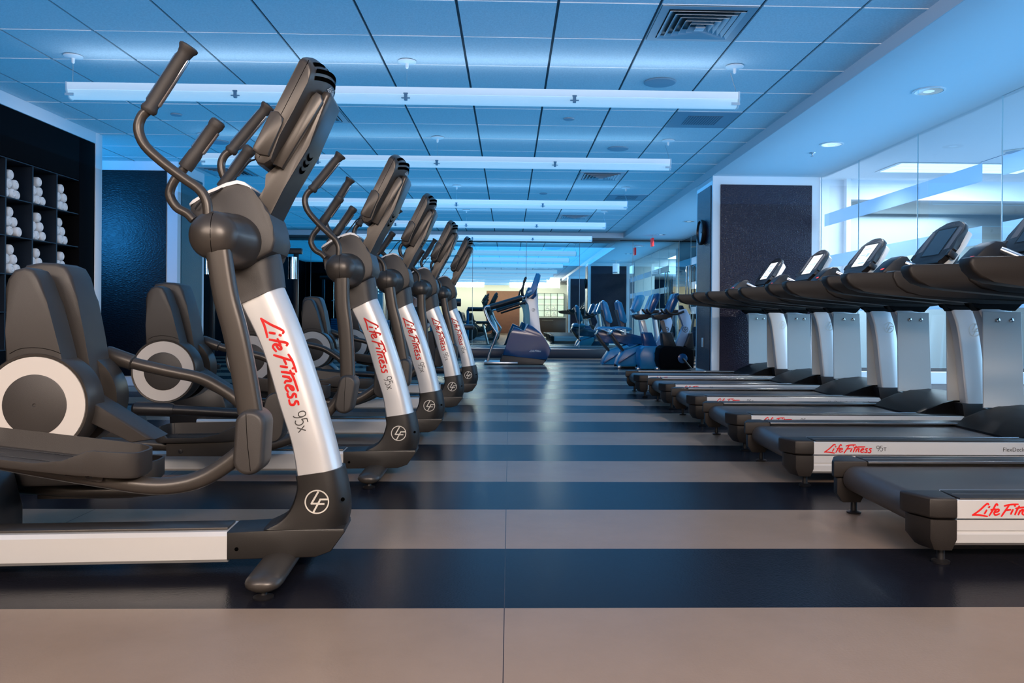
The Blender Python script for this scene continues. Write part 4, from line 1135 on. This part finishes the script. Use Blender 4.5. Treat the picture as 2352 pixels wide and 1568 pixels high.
# ------------------------------------------------------------------ towel niche in the left wall
CY = [5.81, 6.197, 6.584, 6.971, 7.358, 7.745, 8.13]; CZ = [.56, .885, 1.212, 1.54, 1.866, 2.20]
t = thing('towel_shelf', 'tall black wall niche divided into square cubbies of rolled towels', 'shelf', (LX, 0, 0))
bm = BM(); box(bm, -.485, -.47, CY[0], CY[-1], CZ[0], CZ[-1]); obj('back_panel', bm, M_lacquer, t)
for z in CZ: bm = BM(); box(bm, -.468, -.012, CY[0], CY[-1], z-.011, z+.0, .002, 1); obj('shelf', bm, M_shelf, t)
for y in CY[:-1]:
    for a, b_ in zip(CZ, CZ[1:]):
        bm = BM(); box(bm, -.468, -.012, y-.009, y+.009, a+.0005, b_-.0115); obj('divider', bm, M_shelf, t)
bm = BM(); box(bm, LX-.48, LX-.006, CY[-1]+.002, YW-.134, 0, CEIL-.117, .004); o = struct('wall_left_panel', bm, M_lacquer)
bm = BM(); box(bm, LX-.48, LX-.006, -2, CY[-1]-.001, CZ[-1]+.002, CEIL-.117, .004); o = struct('wall_left_panel_top', bm, M_lacquer)
bm = BM(); box(bm, LX-.48, LX-.006, -2, CY[-1]-.001, 0, CZ[0]-.013, .004); o = struct('wall_left_panel_low', bm, M_lacquer)
bm = BM(); box(bm, LX-.48, LX-.006, -2, CY[0]-.012, CZ[0]-.012, CZ[-1]+.001, .004); o = struct('wall_left_panel_side', bm, M_lacquer)
TRAD = .0450
def b_towel(seed):
    rnd = random.Random(seed); bm = BM()
    prof = [(.012, -.001), (.018, .002), (.024, -.002), (.030, .003), (.036, .004), (.041, .008), (.0445, .018), (TRAD, .04), (TRAD*.985, .12), (TRAD, .2), (TRAD*.98, .30), (.040, .315), (0, .315)]
    rings = []; seg = 24; ph = rnd.uniform(0, 6)
    for r, h in [(0.001, .002)]+prof:
        rings.append([Vector((-h, r*(1+.02*math.sin(2*(2*PI*k/seg)+ph))*math.cos(2*PI*k/seg), r*(1+.015*math.sin(3*2*PI*k/seg+ph))*math.sin(2*PI*k/seg))) for k in range(seg)])
    loft(bm, rings); me = _fin(bm, 'rolled_towel', 60); me.materials.append(M_towel); return me
tms = [b_towel(i) for i in range(5)]
PIL = [(-1, 0, 'bottom near'), (0, 0, 'bottom centre'), (1, 0, 'bottom far'), (-.5, 1, 'middle near'), (.5, 1, 'middle far'), (0, 2, 'top')]
rows = {4: 'upper', 3: 'middle', 2: 'lower'}
cols = {5: 'first', 4: 'second', 3: 'third', 2: 'fourth'}
for ci in (2, 3, 4, 5):
    for ri in (2, 3, 4):
        yc = (CY[ci]+CY[ci+1])/2-.02; zc = CZ[ri]
        for px, pz, txt in PIL:
            o = bpy.data.objects.new('rolled_towel', random.choice(tms)); COL.objects.link(o)
            hh = TRAD*1.045+.001
            o.location = (LX-.06+random.uniform(-.012, .012), yc+px*TRAD*2.10, zc+hh+pz*TRAD*1.84)
            o.rotation_euler = (random.uniform(0, 6.28), 0, 0)
            tag(o, 'rolled white towel, %s of its stack, %s shelf, %s cubby from the white corner' % (txt, rows[ri], cols[ci]), 'towel', 'rolled towels in the wall niche')

# ------------------------------------------------------------------ ceiling fittings
def grille(label, x0, y0, louv):
    x1, y1 = x0+TW-.02, y0+TL-.01
    cx, cy = (x0+x1)/2, (y0+y1)/2
    t = thing('air_vent', label, 'air vent', (cx, cy, CEIL), 0, 'air vents in the ceiling')
    h = (x1-x0)/2-.004; g = (y1-y0)/2-.003
    if louv:
        bm = BM(); box(bm, -h, h, -g, g, -.0005, .0085); obj('backing', bm, M_black, t)
        def ring(bm, a, b, wd, z0, z1, dz):
            # sloping square ring: outer edge low, inner edge high
            o_ = [(-a, -b), (a, -b), (a, b), (-a, b)]; i_ = [(-a+wd, -b+wd), (a-wd, -b+wd), (a-wd, b-wd), (-a+wd, b-wd)]
            loft_r = [[Vector((x, y, z0)) for x, y in o_], [Vector((x, y, z0-dz)) for x, y in o_], [Vector((x, y, z1-dz)) for x, y in i_], [Vector((x, y, z1)) for x, y in i_]]
            R = [[bm.verts.new(p) for p in r] for r in loft_r]
            for p, q in ((0, 1), (1, 2), (2, 3), (3, 0)):
                for k in range(4): bm.faces.new((R[p][k], R[p][(k+1) % 4], R[q][(k+1) % 4], R[q][k]))
        bm = BM(); ring(bm, h, g, .052, -.004, -.004, .004); obj('frame', bm, mat('grey vent metal', (.28, .34, .38), .4, metal=.3), t)
        for k in range(6):
            a = h-.058-k*.040
            bm = BM(); ring(bm, a, a*g/h, .022, -.014-.004*k, -.001, .003); obj('louvre', bm, mat('pale vent metal', (.45, .52, .56), .4, metal=.3), t)
        a = .030; bm = BM(); box(bm, -a, a, -a, a, -.040, -.034, .003); obj('centre_plate', bm, mat('pale vent metal', (.45, .52, .56), .4), t)
    else:
        bm = BM(); box(bm, -h, h, -g, g, -.006, .0, .002, 1); obj('frame', bm, mat('blue grey vent panel', (.22, .30, .36), .5), t)
        bm = BM(); box(bm, -h*.55, h*.55, -g*.55, g*.55, -.008, -.0061); obj('mesh_plate', bm, mat('fine vent mesh', (.10, .13, .17), .5), t)
        for k in range(14):
            bm = BM(); x = -h*.53+k*h*1.06/13; box(bm, x-.004, x+.004, -g*.53, g*.53, -.0105, -.0082); obj('mesh_bar', bm, mat('grey mesh bar', (.2, .26, .31), .5), t)
gx = lambda k: X0t+k*TW+.010
gyy = lambda k: Y0t+k*TL+.005
grille('large square louvred vent in the ceiling above the nearest lamp', gx(1), gyy(0), True)
grille('square louvred vent close behind the second suspended lamp', gx(1), gyy(9), True)
grille('square louvred vent behind the fourth suspended lamp', gx(1), gyy(16), True)
grille('square louvred vent over the left pier, beyond the trainer handles', gx(-7), gyy(9), True)
grille('square louvred vent behind the nearest trainer console', gx(-4), gyy(4), True)
grille('flat grey vent panel with a fine mesh, between first and second lamps', gx(2), gyy(4), False)
grille('flat grey vent panel with a fine mesh, beyond the third lamp', gx(2), gyy(12), False)
def disc(name, label, cat, x, y, z, r, m, grp=None, inner=None):
    t = thing(name, label, cat, (x, y, z), 0, grp)
    bm = BM(); lathe(bm, [(r, 0), (r*1.02, -.005), (r*.97, -.011), (r*.90, -.012)], (0, 0, 0), 'z', 40); obj('rim', bm, m, t)
    bm = BM(); lathe(bm, [(r*.895, -.0125), (r*.6, -.015), (0, -.016)], (0, 0, 0), 'z', 40); obj('cover', bm, inner or m, t)
M_spk = mat('pale blue grey speaker mesh', (.30, .38, .44), .6)
disc('ceiling_speaker', 'large round speaker set in the ceiling just ahead of the nearest lamp', 'speaker', 1.18, 6.36, CEIL-.001, .125, M_spk, 'round ceiling speakers')
disc('ceiling_speaker', 'round ceiling speaker just behind the second suspended lamp', 'speaker', 1.187, 8.87, CEIL-.001, .115, M_spk, 'round ceiling speakers')
disc('ceiling_speaker', 'round ceiling speaker above the left pier, left of the trainers', 'speaker', -3.16, 8.80, CEIL-.001, .11, M_spk, 'round ceiling speakers')
disc('ceiling_sensor', 'small round sensor on the ceiling between the first and second lamps', 'sensor', .548, 7.575, CEIL-.001, .052, M_spk, 'small ceiling sensors')
disc('ceiling_sensor', 'small round sensor on the ceiling by the nearest trainer handle', 'sensor', -3.128, 7.62, CEIL-.001, .05, M_spk, 'small ceiling sensors')
disc('ceiling_sensor', 'small round sensor on the ceiling just beyond the third lamp wires', 'sensor', .50, 12.15, CEIL-.001, .06, M_spk, 'small ceiling sensors')
def downlight(label, x, y, on=1):
    t = thing('recessed_downlight', label, 'downlight', (x, y, SOFF), 0, 'downlights in the lower ceiling')
    bm = BM(); lathe(bm, [(.118, -.0005), (.120, -.006), (.104, -.008), (.100, -.003)], (0, 0, 0), 'z', 40); obj('trim_ring', bm, M_white, t)
    bm = BM(); lathe(bm, [(.0995, -.0065), (.06, -.004), (.05, -.0035)], (0, 0, 0), 'z', 40); obj('reflector', bm, M_chrome, t)
    bm = BM(); lathe(bm, [(.049, -.0055), (.03, -.008), (0, -.009)], (0, 0, 0), 'z', 24); obj('lens', bm, M_lamp, t)
downlight('nearest recessed downlight in the lower ceiling at right', 3.237, 6.16)
downlight('second recessed downlight in the lower ceiling, near the pillar', 3.254, 8.09)
downlight('recessed downlight beyond the pillar, above the bikes', 3.27, 14.65)
downlight('farthest recessed downlight, by the glass doors', 3.2, 17.0)
t = thing('ceiling_sprinkler', 'tiny sprinkler head on the lower ceiling beside the second downlight', 'sprinkler', (3.223, 8.52, SOFF))
bm = BM(); lathe(bm, [(.034, 0), (.032, -.006), (.012, -.009), (.010, -.022)], (0, 0, 0), 'z', 20); obj('collar', bm, M_steel, t)
bm = BM(); lathe(bm, [(.006, -.022), (.006, -.036), (.020, -.037), (.020, -.040), (0, -.041)], (0, 0, 0), 'z', 20); obj('deflector', bm, M_steel, t)
# exit sign by the doors
t = thing('exit_sign', 'small red sign hanging from the lower ceiling by the glass doors', 'sign', (3.05, 17.2, SOFF))
bm = BM(); box(bm, -.005, .005, -.005, .005, -.06, 0); obj('stem', bm, M_steel, t)
bm = BM(); box(bm, -.022, .022, -.10, .10, -.24, -.06, .006); obj('face', bm, M_exit, t)
# glass lantern
t = thing('pendant_lantern', 'small clear cylinder lantern under the lower ceiling beyond the pillar, seen in the mirror', 'lantern', (3.28, 12.0, SOFF))
bm = BM(); lathe(bm, [(.16, 0), (.16, -.012), (.02, -.016)], (0, 0, 0), 'z', 28); obj('canopy', bm, M_white, t)
bm = BM(); cyl(bm, (0, 0, -.016), (0, 0, -.10), .008, 8); obj('stem', bm, M_steel, t)
bm = BM(); lathe(bm, [(.10, -.10), (.105, -.12), (.105, -.40), (.10, -.41)], (0, 0, 0), 'z', 28); obj('shade', bm, mat('frosted white shade', (.7, .75, .8), .2, emit=(.7, .85, 1.), estr=.35), t)
bm = BM(); lathe(bm, [(.106, -.36), (.108, -.365), (.108, -.385), (.106, -.39)], (0, 0, 0), 'z', 28); obj('band', bm, M_steel, t)

# ------------------------------------------------------------------ gym machines in the dark left back corner
def cable_machine(label, x, y):
    t = thing('cable_machine', label, 'cable machine', (x, y, 0), 0, 'cable machines in the left back corner')
    for yy in (0, .5):
        bm = BM(); box(bm, -.45, .45, yy-.04, yy+.04, .0, .08, .01); obj('foot_beam', bm, M_black, t)
    for xx in (-.40, .40):
        bm = BM(); box(bm, xx-.04, xx+.04, .21, .29, .08, 1.95, .01); obj('post', bm, M_black, t)
    bm = BM(); box(bm, -.5, .5, .20, .30, 1.95, 2.05, .01); obj('top_beam', bm, M_black, t)
    for k in range(12):
        bm = BM(); box(bm, -.16, .16, .17, .33, .10+k*.058, .153+k*.058, .006, 1); obj('weight_plate', bm, M_bluegrey, t)
    for xx in (-.10, .10): bm = BM(); cyl(bm, (xx, .25, .80), (xx, .25, 1.95), .014, 10); obj('guide_rod', bm, M_chrome, t)
    bm = BM(); tube(bm, [(0, .10, 1.93), (0, .02, 1.6), (0, -.05, 1.35)], .006, 6); obj('cable', bm, M_black, t)
    bm = BM(); tube(bm, [(-.22, -.06, 1.32), (-.12, -.06, 1.36), (.12, -.06, 1.36), (.22, -.06, 1.32)], .016, 8); obj('pull_bar', bm, M_steel, t)
    bm = BM(); cyl(bm, (.40, .02, 1.50), (.40, .02, 1.88), .075, 20); obj('chrome_guard', bm, M_chrome, t)
    bm = BM(); box(bm, .37, .43, .02, .22, 1.66, 1.72, .004); obj('guard_bracket', bm, M_black, t)
    return t
cable_machine('dark cable machine in the left back corner with a chrome guard tube', -4.15, 14.0)
cable_machine('dark cable machine nearest the left pier, half hidden by the trainers', -5.1, 12.6)
cable_machine('dark cable machine close to the mirror behind the trainers', -2.6, 16.2)
# weight bench machine behind the last trainer (visible in the mirror)
t = thing('leg_machine', 'grey seated leg machine with roller pad behind the farthest trainer', 'exercise machine', (-1.08, 12.85, 0))
bm = BM(); box(bm, -.6, .55, -.25, .25, 0, .07, .01); obj('base', bm, M_black, t)
bm = BM(); tube(bm, [(-.15, .1, .07), (-.15, .1, 1.05), (-.12, .1, 1.12)], .04, 12); obj('post', bm, M_bluegrey, t)
bm = BM(); tube(bm, [(-.15, .1, 1.10), (.30, .1, 1.10)], .062, 16); obj('roller_pad', bm, M_black, t)
bm = BM(); tube(bm, [(.45, .0, .07), (.30, 0, .66)], .035, 12); obj('seat_post', bm, M_steel, t)
bm = BM(); box(bm, .10, .52, -.2, .2, .665, .75, .03); obj('seat', bm, M_black, t)
bm = BM(); lathe(bm, [(.22, -.05), (.24, -.03), (.24, .03), (.22, .05)], (-.1, 0, .42), 'y', 28); obj('cam', bm, M_black, t)

# ------------------------------------------------------------------ behind the viewpoint: lit niche over a cabinet (seen in the mirror)
t = thing('display_niche', 'bright backlit grid niche with towels on the cream wall, seen in the mirror', 'shelf', (2.25, BY+.005, 0))
bm = BM(); box(bm, -.72, .70, 0, .02, .92, 2.18); obj('backlight', bm, mat('backlit cream panel', (.8, .75, .6), .5, emit=(1., .90, .66), estr=1.1), t)
for k in range(5): bm = BM(); x = -.72+k*.355; box(bm, x-.012, x+.012, .021, .33, .92, 2.18); obj('divider', bm, M_black, t)
for k in range(5): bm = BM(); z = .92+k*.315; box(bm, -.732, .712, .0215, .325, z-.01, z+.01); obj('shelf', bm, M_black, t)
t = thing('cabinet', 'dark wood cabinet with a pale top under the backlit niche, seen in the mirror', 'cabinet', (2.25, BY+.005, 0))
bm = BM(); box(bm, -.8, .78, .02, .5, 0, .85, .004); obj('body', bm, mat('dark wood', (.05, .028, .016), .4), t)
bm = BM(); box(bm, -.82, .80, .0, .53, .852, .895, .004); obj('top', bm, M_cream, t)
bm = BM(); tube(bm, [(-.5, .51, .72), (-.5, .54, .72), (.1, .54, .72), (.1, .51, .72)], .008, 8); obj('handle', bm, M_steel, t)
for ci, x0 in ((1, 'left'), (2, 'right')):
    for ri, z0 in ((1, 'lower'), (2, 'upper')):
        for px, pz, txt in PIL:
            o = bpy.data.objects.new('rolled_towel', random.choice(tms)); COL.objects.link(o)
            o.location = (2.25-.72+(ci+.5)*.355+px*TRAD*2.06, BY+.350, .932+(ri-1)*.315+TRAD*1.05+.001+pz*TRAD*1.84)
            o.rotation_euler = (0, 0, PI/2)
            tag(o, 'rolled towel in the backlit niche, %s %s cubby, %s of its stack' % (z0, x0, txt.replace('near', 'left').replace('far', 'right')), 'towel', 'rolled towels in the backlit niche')
# ------------------------------------------------------------------ seated person behind the far trainers (seen in the mirror)
def skin_body(name, joints, bones, m, sub=2):
    me = bpy.data.meshes.new(name); ks = list(joints)
    me.from_pydata([joints[k][0] for k in ks], [(ks.index(a), ks.index(b)) for a, b in bones], [])
    o = bpy.data.objects.new(name, me); COL.objects.link(o)
    md = o.modifiers.new('s', 'SKIN'); md.use_smooth_shade = True
    for i, k in enumerate(ks):
        r = joints[k][1]; me.skin_vertices[0].data[i].radius = r if isinstance(r, tuple) else (r, r)
    me.skin_vertices[0].data[0].use_root = True
    sb = o.modifiers.new('d', 'SUBSURF'); sb.levels = sub; sb.render_levels = sub
    dg = bpy.context.evaluated_depsgraph_get(); dg.update()
    r = bpy.data.meshes.new_from_object(o.evaluated_get(dg)); bpy.data.objects.remove(o)
    r.materials.clear(); r.polygons.foreach_set('use_smooth', [True]*len(r.polygons)); return r
J = {'pelvis': ((0, 0, .55), (.15, .12)), 'waist': ((0, .02, .70), (.13, .10)), 'chest': ((0, .01, .90), (.16, .11)), 'neck0': ((0, 0, 1.03), (.07, .07)), 'neck': ((0, -.015, 1.09), (.052, .052)), 'head': ((0, -.03, 1.17), (.072, .085)), 'crown': ((0, -.02, 1.25), (.07, .082)),
     'shl': ((-.19, .01, .99), .058), 'ell': ((-.25, -.05, .73), .045), 'wrl': ((-.17, -.26, .66), .032), 'shr': ((.19, .01, .99), .058), 'elr': ((.25, -.05, .73), .045), 'wrr': ((.17, -.26, .66), .032),
     'hpl': ((-.10, -.02, .54), .095), 'knl': ((-.14, -.44, .55), .065), 'anl': ((-.14, -.45, .10), .042), 'tol': ((-.15, -.60, .04), .035), 'hpr': ((.10, -.02, .54), .095), 'knr': ((.14, -.44, .55), .065), 'anr': ((.14, -.45, .10), .042), 'tor': ((.15, -.60, .04), .035)}
for s, k in ((-1, 'l'), (1, 'r')):
    J['pa'+k] = ((s*.155, -.33, .655), (.04, .02))
    for i, (dx, ln) in enumerate(((-.028, .075), (-.009, .088), (.010, .084), (.028, .068))):
        J['f%d%sa' % (i, k)] = ((s*.155+dx, -.375, .652), .0095); J['f%d%sb' % (i, k)] = ((s*.155+dx*1.1, -.375-ln*.5, .640), .0088); J['f%d%sc' % (i, k)] = ((s*.155+dx*1.1, -.375-ln*.85, .612), .0075)
    J['t%sa' % k] = ((s*(.155-.045), -.345, .65), .0105); J['t%sb' % k] = ((s*(.155-.065), -.385, .635), .009)
B = [('pelvis', 'waist'), ('waist', 'chest'), ('chest', 'neck0'), ('neck0', 'neck'), ('neck', 'head'), ('head', 'crown')]
for k in 'lr':
    B += [('chest', 'sh'+k), ('sh'+k, 'el'+k), ('el'+k, 'wr'+k), ('wr'+k, 'pa'+k), ('pelvis', 'hp'+k), ('hp'+k, 'kn'+k), ('kn'+k, 'an'+k), ('an'+k, 'to'+k), ('pa'+k, 't%sa' % k), ('t%sa' % k, 't%sb' % k)]
    for i in range(4): B += [('pa'+k, 'f%d%sa' % (i, k)), ('f%d%sa' % (i, k), 'f%d%sb' % (i, k)), ('f%d%sb' % (i, k), 'f%d%sc' % (i, k))]
PX, PYY = -1.62, 13.95
per = tag(link('person', skin_body('person', J, B, M_skin), M_skin), 'person in dark clothes sitting on a low bench behind the trainers, seen in the mirror', 'person')
per.location = (PX, PYY, 0)
def inflate(keys, bones, g, nm, m):
    JJ = {k: (J[k][0], tuple(r+g for r in J[k][1]) if isinstance(J[k][1], tuple) else J[k][1]+g) for k in keys}
    return link(nm, skin_body(nm, JJ, bones, m), m, per)
inflate(['waist', 'pelvis', 'chest', 'neck0', 'shl', 'shr', 'ell', 'elr'], [('pelvis', 'waist'), ('waist', 'chest'), ('chest', 'neck0'), ('chest', 'shl'), ('shl', 'ell'), ('chest', 'shr'), ('shr', 'elr')], .012, 'shirt', M_cloth)
inflate(['pelvis', 'hpl', 'hpr', 'knl', 'knr', 'anl', 'anr'], [('pelvis', 'hpl'), ('hpl', 'knl'), ('knl', 'anl'), ('pelvis', 'hpr'), ('hpr', 'knr'), ('knr', 'anr')], .012, 'trousers', M_cloth)
bm = BM(); bmesh.ops.create_uvsphere(bm, u_segments=24, v_segments=16, radius=1)
for v in bm.verts:
    v.co = Vector((v.co.x*.094, v.co.y*.108+.004, v.co.z*.105+1.235))
bmesh.ops.delete(bm, geom=[v for v in bm.verts if v.co.y < -.045 and v.co.z < 1.265 or v.co.z < 1.145], context='VERTS')
obj('hair', bm, M_hair, per)
bm = BM(); tube(bm, [(0, -.118, 1.215), (0, -.135, 1.18), (0, -.118, 1.168)], [.008, .016, .010], 8); obj('nose', bm, M_skin, per)
for s in (-1, 1):
    bm = BM(); lathe(bm, [(.010, -.120), (.008, -.124), (0, -.125)], (s*.032, .008, 1.215), 'y', 10); obj('eye', bm, M_black, per)
t = thing('workout_bench', 'low black workout bench under the seated person behind the trainers', 'bench', (PX, PYY, 0))
bm = BM(); box(bm, -.2, .2, -.28, .62, .31, .385, .025); obj('pad', bm, M_black, t)
for yy in (-.2, .5):
    bm = BM(); tube(bm, [(0, yy, .31), (0, yy, .06)], .025, 10); box(bm, -.25, .25, yy-.03, yy+.03, 0, .06, .01); obj('leg', bm, M_bluegrey, t)
# ------------------------------------------------------------------ pendant fixtures
M_fix = mat('white lamp housing', (.80, .82, .83), .35, emit=(.70, .86, 1.), estr=.34)
M_diff = mat('glowing lamp lens', (.80, .82, .83), .4, emit=(.46, .76, .95), estr=.42)
M_clip = mat('grey lamp clip', (.25, .33, .40), .4)
FX0, FX1 = -3.185, 1.665
def b_house():
    bm = BM(); sec = [(-.062, .11), (-.066, .108), (-.066, .058), (-.060, .056), (.060, .056), (.066, .058), (.066, .122), (.060, .122), (.058, .07), (-.058, .07), (-.060, .11)]
    prism(bm, sec, FX0, FX1, axis='x'); return _fin(bm, 'lamp_housing', 30)
def b_lens():
    bm = BM(); sec = [(-.062, .0558)]+[(-.062*math.cos(a), .05-.050*math.sin(a)) for a in [PI*k/14 for k in range(15)]]+[(.062, .0558)]
    prism(bm, sec, FX0+.004, FX1-.004, axis='x'); return _fin(bm, 'lamp_lens', 30)
def b_endcap(s):
    bm = BM(); x = FX0 if s < 0 else FX1
    sec = [(-.068, .112), (-.068, .05), (-.05, .018), (-.02, -.004), (.02, -.004), (.05, .018), (.068, .05), (.068, .112)]
    prism(bm, sec, min(x, x+s*.014), max(x, x+s*.014), .003, 1, 'x')
    box(bm, min(x-s*.05, x+s*.012), max(x-s*.05, x+s*.012), -.074, -.066, .010, .030); return _fin(bm, 'end_cap')
def b_clipm(x):
    bm = BM(); box(bm, x-.012, x+.012, -.072, -.050, .012, .062, .003, 1); box(bm, x-.032, x+.032, -.071, -.058, .026, .033, .002, 1); box(bm, x-.016, x+.016, -.074, -.066, .056, .066); return _fin(bm, 'clip')
def b_canopy(x):
    bm = BM(); z = CEIL-.004-2.424
    lathe(bm, [(.066, z), (.066, z-.008), (.050, z-.015), (.013, z-.018), (.011, z-.05), (.005, z-.056), (0, z-.056)], (x, 0, 0), 'z', 28); return _fin(bm, 'canopy')
def b_wire(x, bent):
    bm = BM(); z = CEIL-.055-2.424
    P = [(x-.03, 0, z), (x-.012, 0, z-.06), (x+.008, 0, z-.115), (x+.006, 0, .11)] if bent else [(x, 0, z), (x, 0, .115)]
    tube(bm, P, .0028 if bent else .0018, 6); return _fin(bm, 'hanger_wire')
FIX = [(5.93, 'largest and nearest suspended linear lamp, hanging across the ceiling above the trainers'),
       (8.43, 'second suspended linear lamp counted from the viewer'),
       (11.51, 'third suspended linear lamp counted from the viewer'),
       (14.10, 'fourth suspended linear lamp counted from the viewer'),
       (16.45, 'farthest real suspended linear lamp, close in front of the mirrored wall'),
       (3.30, 'suspended linear lamp just ahead of the viewer, above the picture, seen in the mirror'),
       (.6, 'suspended linear lamp above the viewer, seen only in the mirror'),
       (-2.2, 'suspended linear lamp behind the viewer, seen only in the mirror')]
def area(name, loc, rot, sx, sy, power, col):
    d = bpy.data.lights.new(name, 'AREA'); d.shape = 'RECTANGLE'; d.size = sx; d.size_y = sy; d.energy = power; d.color = col
    o = bpy.data.objects.new(name, d); COL.objects.link(o); o.location = loc; o.rotation_euler = rot
    return o
UPC = (.022, .41, 1.0)
for i, (y, label) in enumerate(FIX):
    t = thing('pendant_lamp', label, 'ceiling lamp', (0, y, 2.424), 0, 'suspended linear lamps')
    def P(n, k, f, m): return link(n, cached('fx'+k, f), m, t)
    P('lamp_housing', 'h', b_house, M_fix); P('lamp_lens', 'l', b_lens, M_diff)
    for s in (-1, 1): P('end_cap', 'e%d' % s, lambda: b_endcap(s), M_white)
    for x in (-1.99, -.764, .463): P('clip', 'c%g' % x, lambda: b_clipm(x), M_clip)
    for x in (-3.178, -.764, 1.655):
        P('canopy', 'k%g' % x, lambda: b_canopy(x), M_white); P('hanger_wire', 'w%g' % x, lambda: b_wire(x, x > 1), M_steel)
    up = area('uplight', (-.76, y-.02, 2.424+.112), (PI-math.radians(-30), 0, 0), 4.8, .09, (4.5 if y < 7 else 2.2) if y > 3 else 2, (.42, .70, 1.) if y < 7 else (.10, .55, 1.))

# ------------------------------------------------------------------ lights
w = bpy.data.worlds.new('world'); SC.world = w; w.use_nodes = True
w.node_tree.nodes['Background'].inputs[0].default_value = (.05, .2, .5, 1); w.node_tree.nodes['Background'].inputs[1].default_value = .05
# warm lamps over the area behind the viewer
area('warm_downlight', (-2.4, -1.7, 2.65), (math.radians(46), 0, math.radians(-8)), 2.4, .9, 225, (1., .82, .69))
area('warm_downlight', (1.2, -1.9, 2.65), (math.radians(45), 0, math.radians(4)), 2.4, .9, 460, (1., .82, .69))
area('wall_washer', (-1.6, BY+1.3, 2.60), (math.radians(-24), 0, 0), 9.5, .25, 215, (1., .80, .58))
# daylight and lamps beyond the glass
area('corridor_light', (6.3, 6.5, 2.76), (0, 0, 0), 3.8, 7.5, 200, (.42, .68, 1.))
area('corridor_light', (5.7, 10.05, 2.77), (0, 0, 0), 1.8, .6, 95, (.86, .90, 1.))
area('corridor_light', (6.5, 12.9, 2.76), (0, 0, 0), 3., 3., 260, (.75, .9, 1.))
area('corridor_daylight', (8.3, 5.0, 1.5), (0, math.radians(90), 0), 2.4, 9.0, 330, (.36, .66, 1.))
area('lobby_light', (6.4, 17.4, 2.76), (0, 0, 0), 3., 4., 260, (1., .93, .80))
# added blue fills without fittings: ceilings, back area, pier panel
area('ceiling_fill', (-2.3, 7.4, 2.37), (PI, 0, 0), 9.4, 20.0, 330, UPC)  # unseen sheet of light added below the tiles for an even blue
area('soffit_fill', (3.2, 8.5, 2.30), (PI, 0, 0), 1.2, 19.0, 50, (.07, .46, 1.))  # added fill, nothing hangs under the soffit here
area('corridor_fill', (6.2, 7.0, 2.25), (PI, 0, 0), 3.8, 8.0, 30, (.12, .48, 1.))  # added fill that turns the corridor ceiling bluer
area('back_blue_fill', (.6, 13.5, 2.60), (0, 0, 0), 4.0, 7.0, 80, (.07, .42, 1.))  # added overhead fill, makes the back of the room bluer
area('alcove_screen_glow', (-5.45, 8.62, 1.95), (math.radians(88), 0, math.radians(-24)), .5, .6, 24, (.03, .36, 1.))  # unseen light added for the blue sheen on the pier leather
def spot(loc, power, col, size=118):
    d = bpy.data.lights.new('downlight_beam', 'SPOT'); d.energy = power; d.color = col; d.spot_size = math.radians(size); d.spot_blend = .6; d.shadow_soft_size = .06
    o = bpy.data.objects.new('downlight_beam', d); COL.objects.link(o); o.location = loc
for x, y, pw in ((3.237, 6.16, 70), (3.254, 8.09, 210), (3.27, 14.65, 60), (3.2, 17.0, 60), (3.2, 4.2, 60)): spot((x, y, SOFF-.02), pw, (1., .96, .94))
d = bpy.data.lights.new('towel_fill_spot', 'SPOT'); d.energy = 70; d.color = (1., .93, .90); d.spot_size = math.radians(62); d.spot_blend = .7; d.shadow_soft_size = .08  # added spot with no fitting, brightens the rolled towels
o = bpy.data.objects.new('towel_fill_spot', d); COL.objects.link(o); o.location = (-1.9, 7.0, CEIL-.03); o.rotation_euler = Vector((-2.4, .35, -1.15)).to_track_quat('-Z', 'Y').to_euler()
SC.view_settings.view_transform = 'Standard'; SC.view_settings.look = 'None'
SC.view_settings.exposure = 0; SC.view_settings.gamma = 1; SC.view_settings.use_curve_mapping = False
SC.cycles.use_denoising = True
SC.cycles.max_bounces = 9; SC.cycles.diffuse_bounces = 4; SC.cycles.glossy_bounces = 5; SC.cycles.transparent_max_bounces = 12
SC.cycles.caustics_reflective = False; SC.cycles.caustics_refractive = False
SC.cycles.sample_clamp_indirect = 6
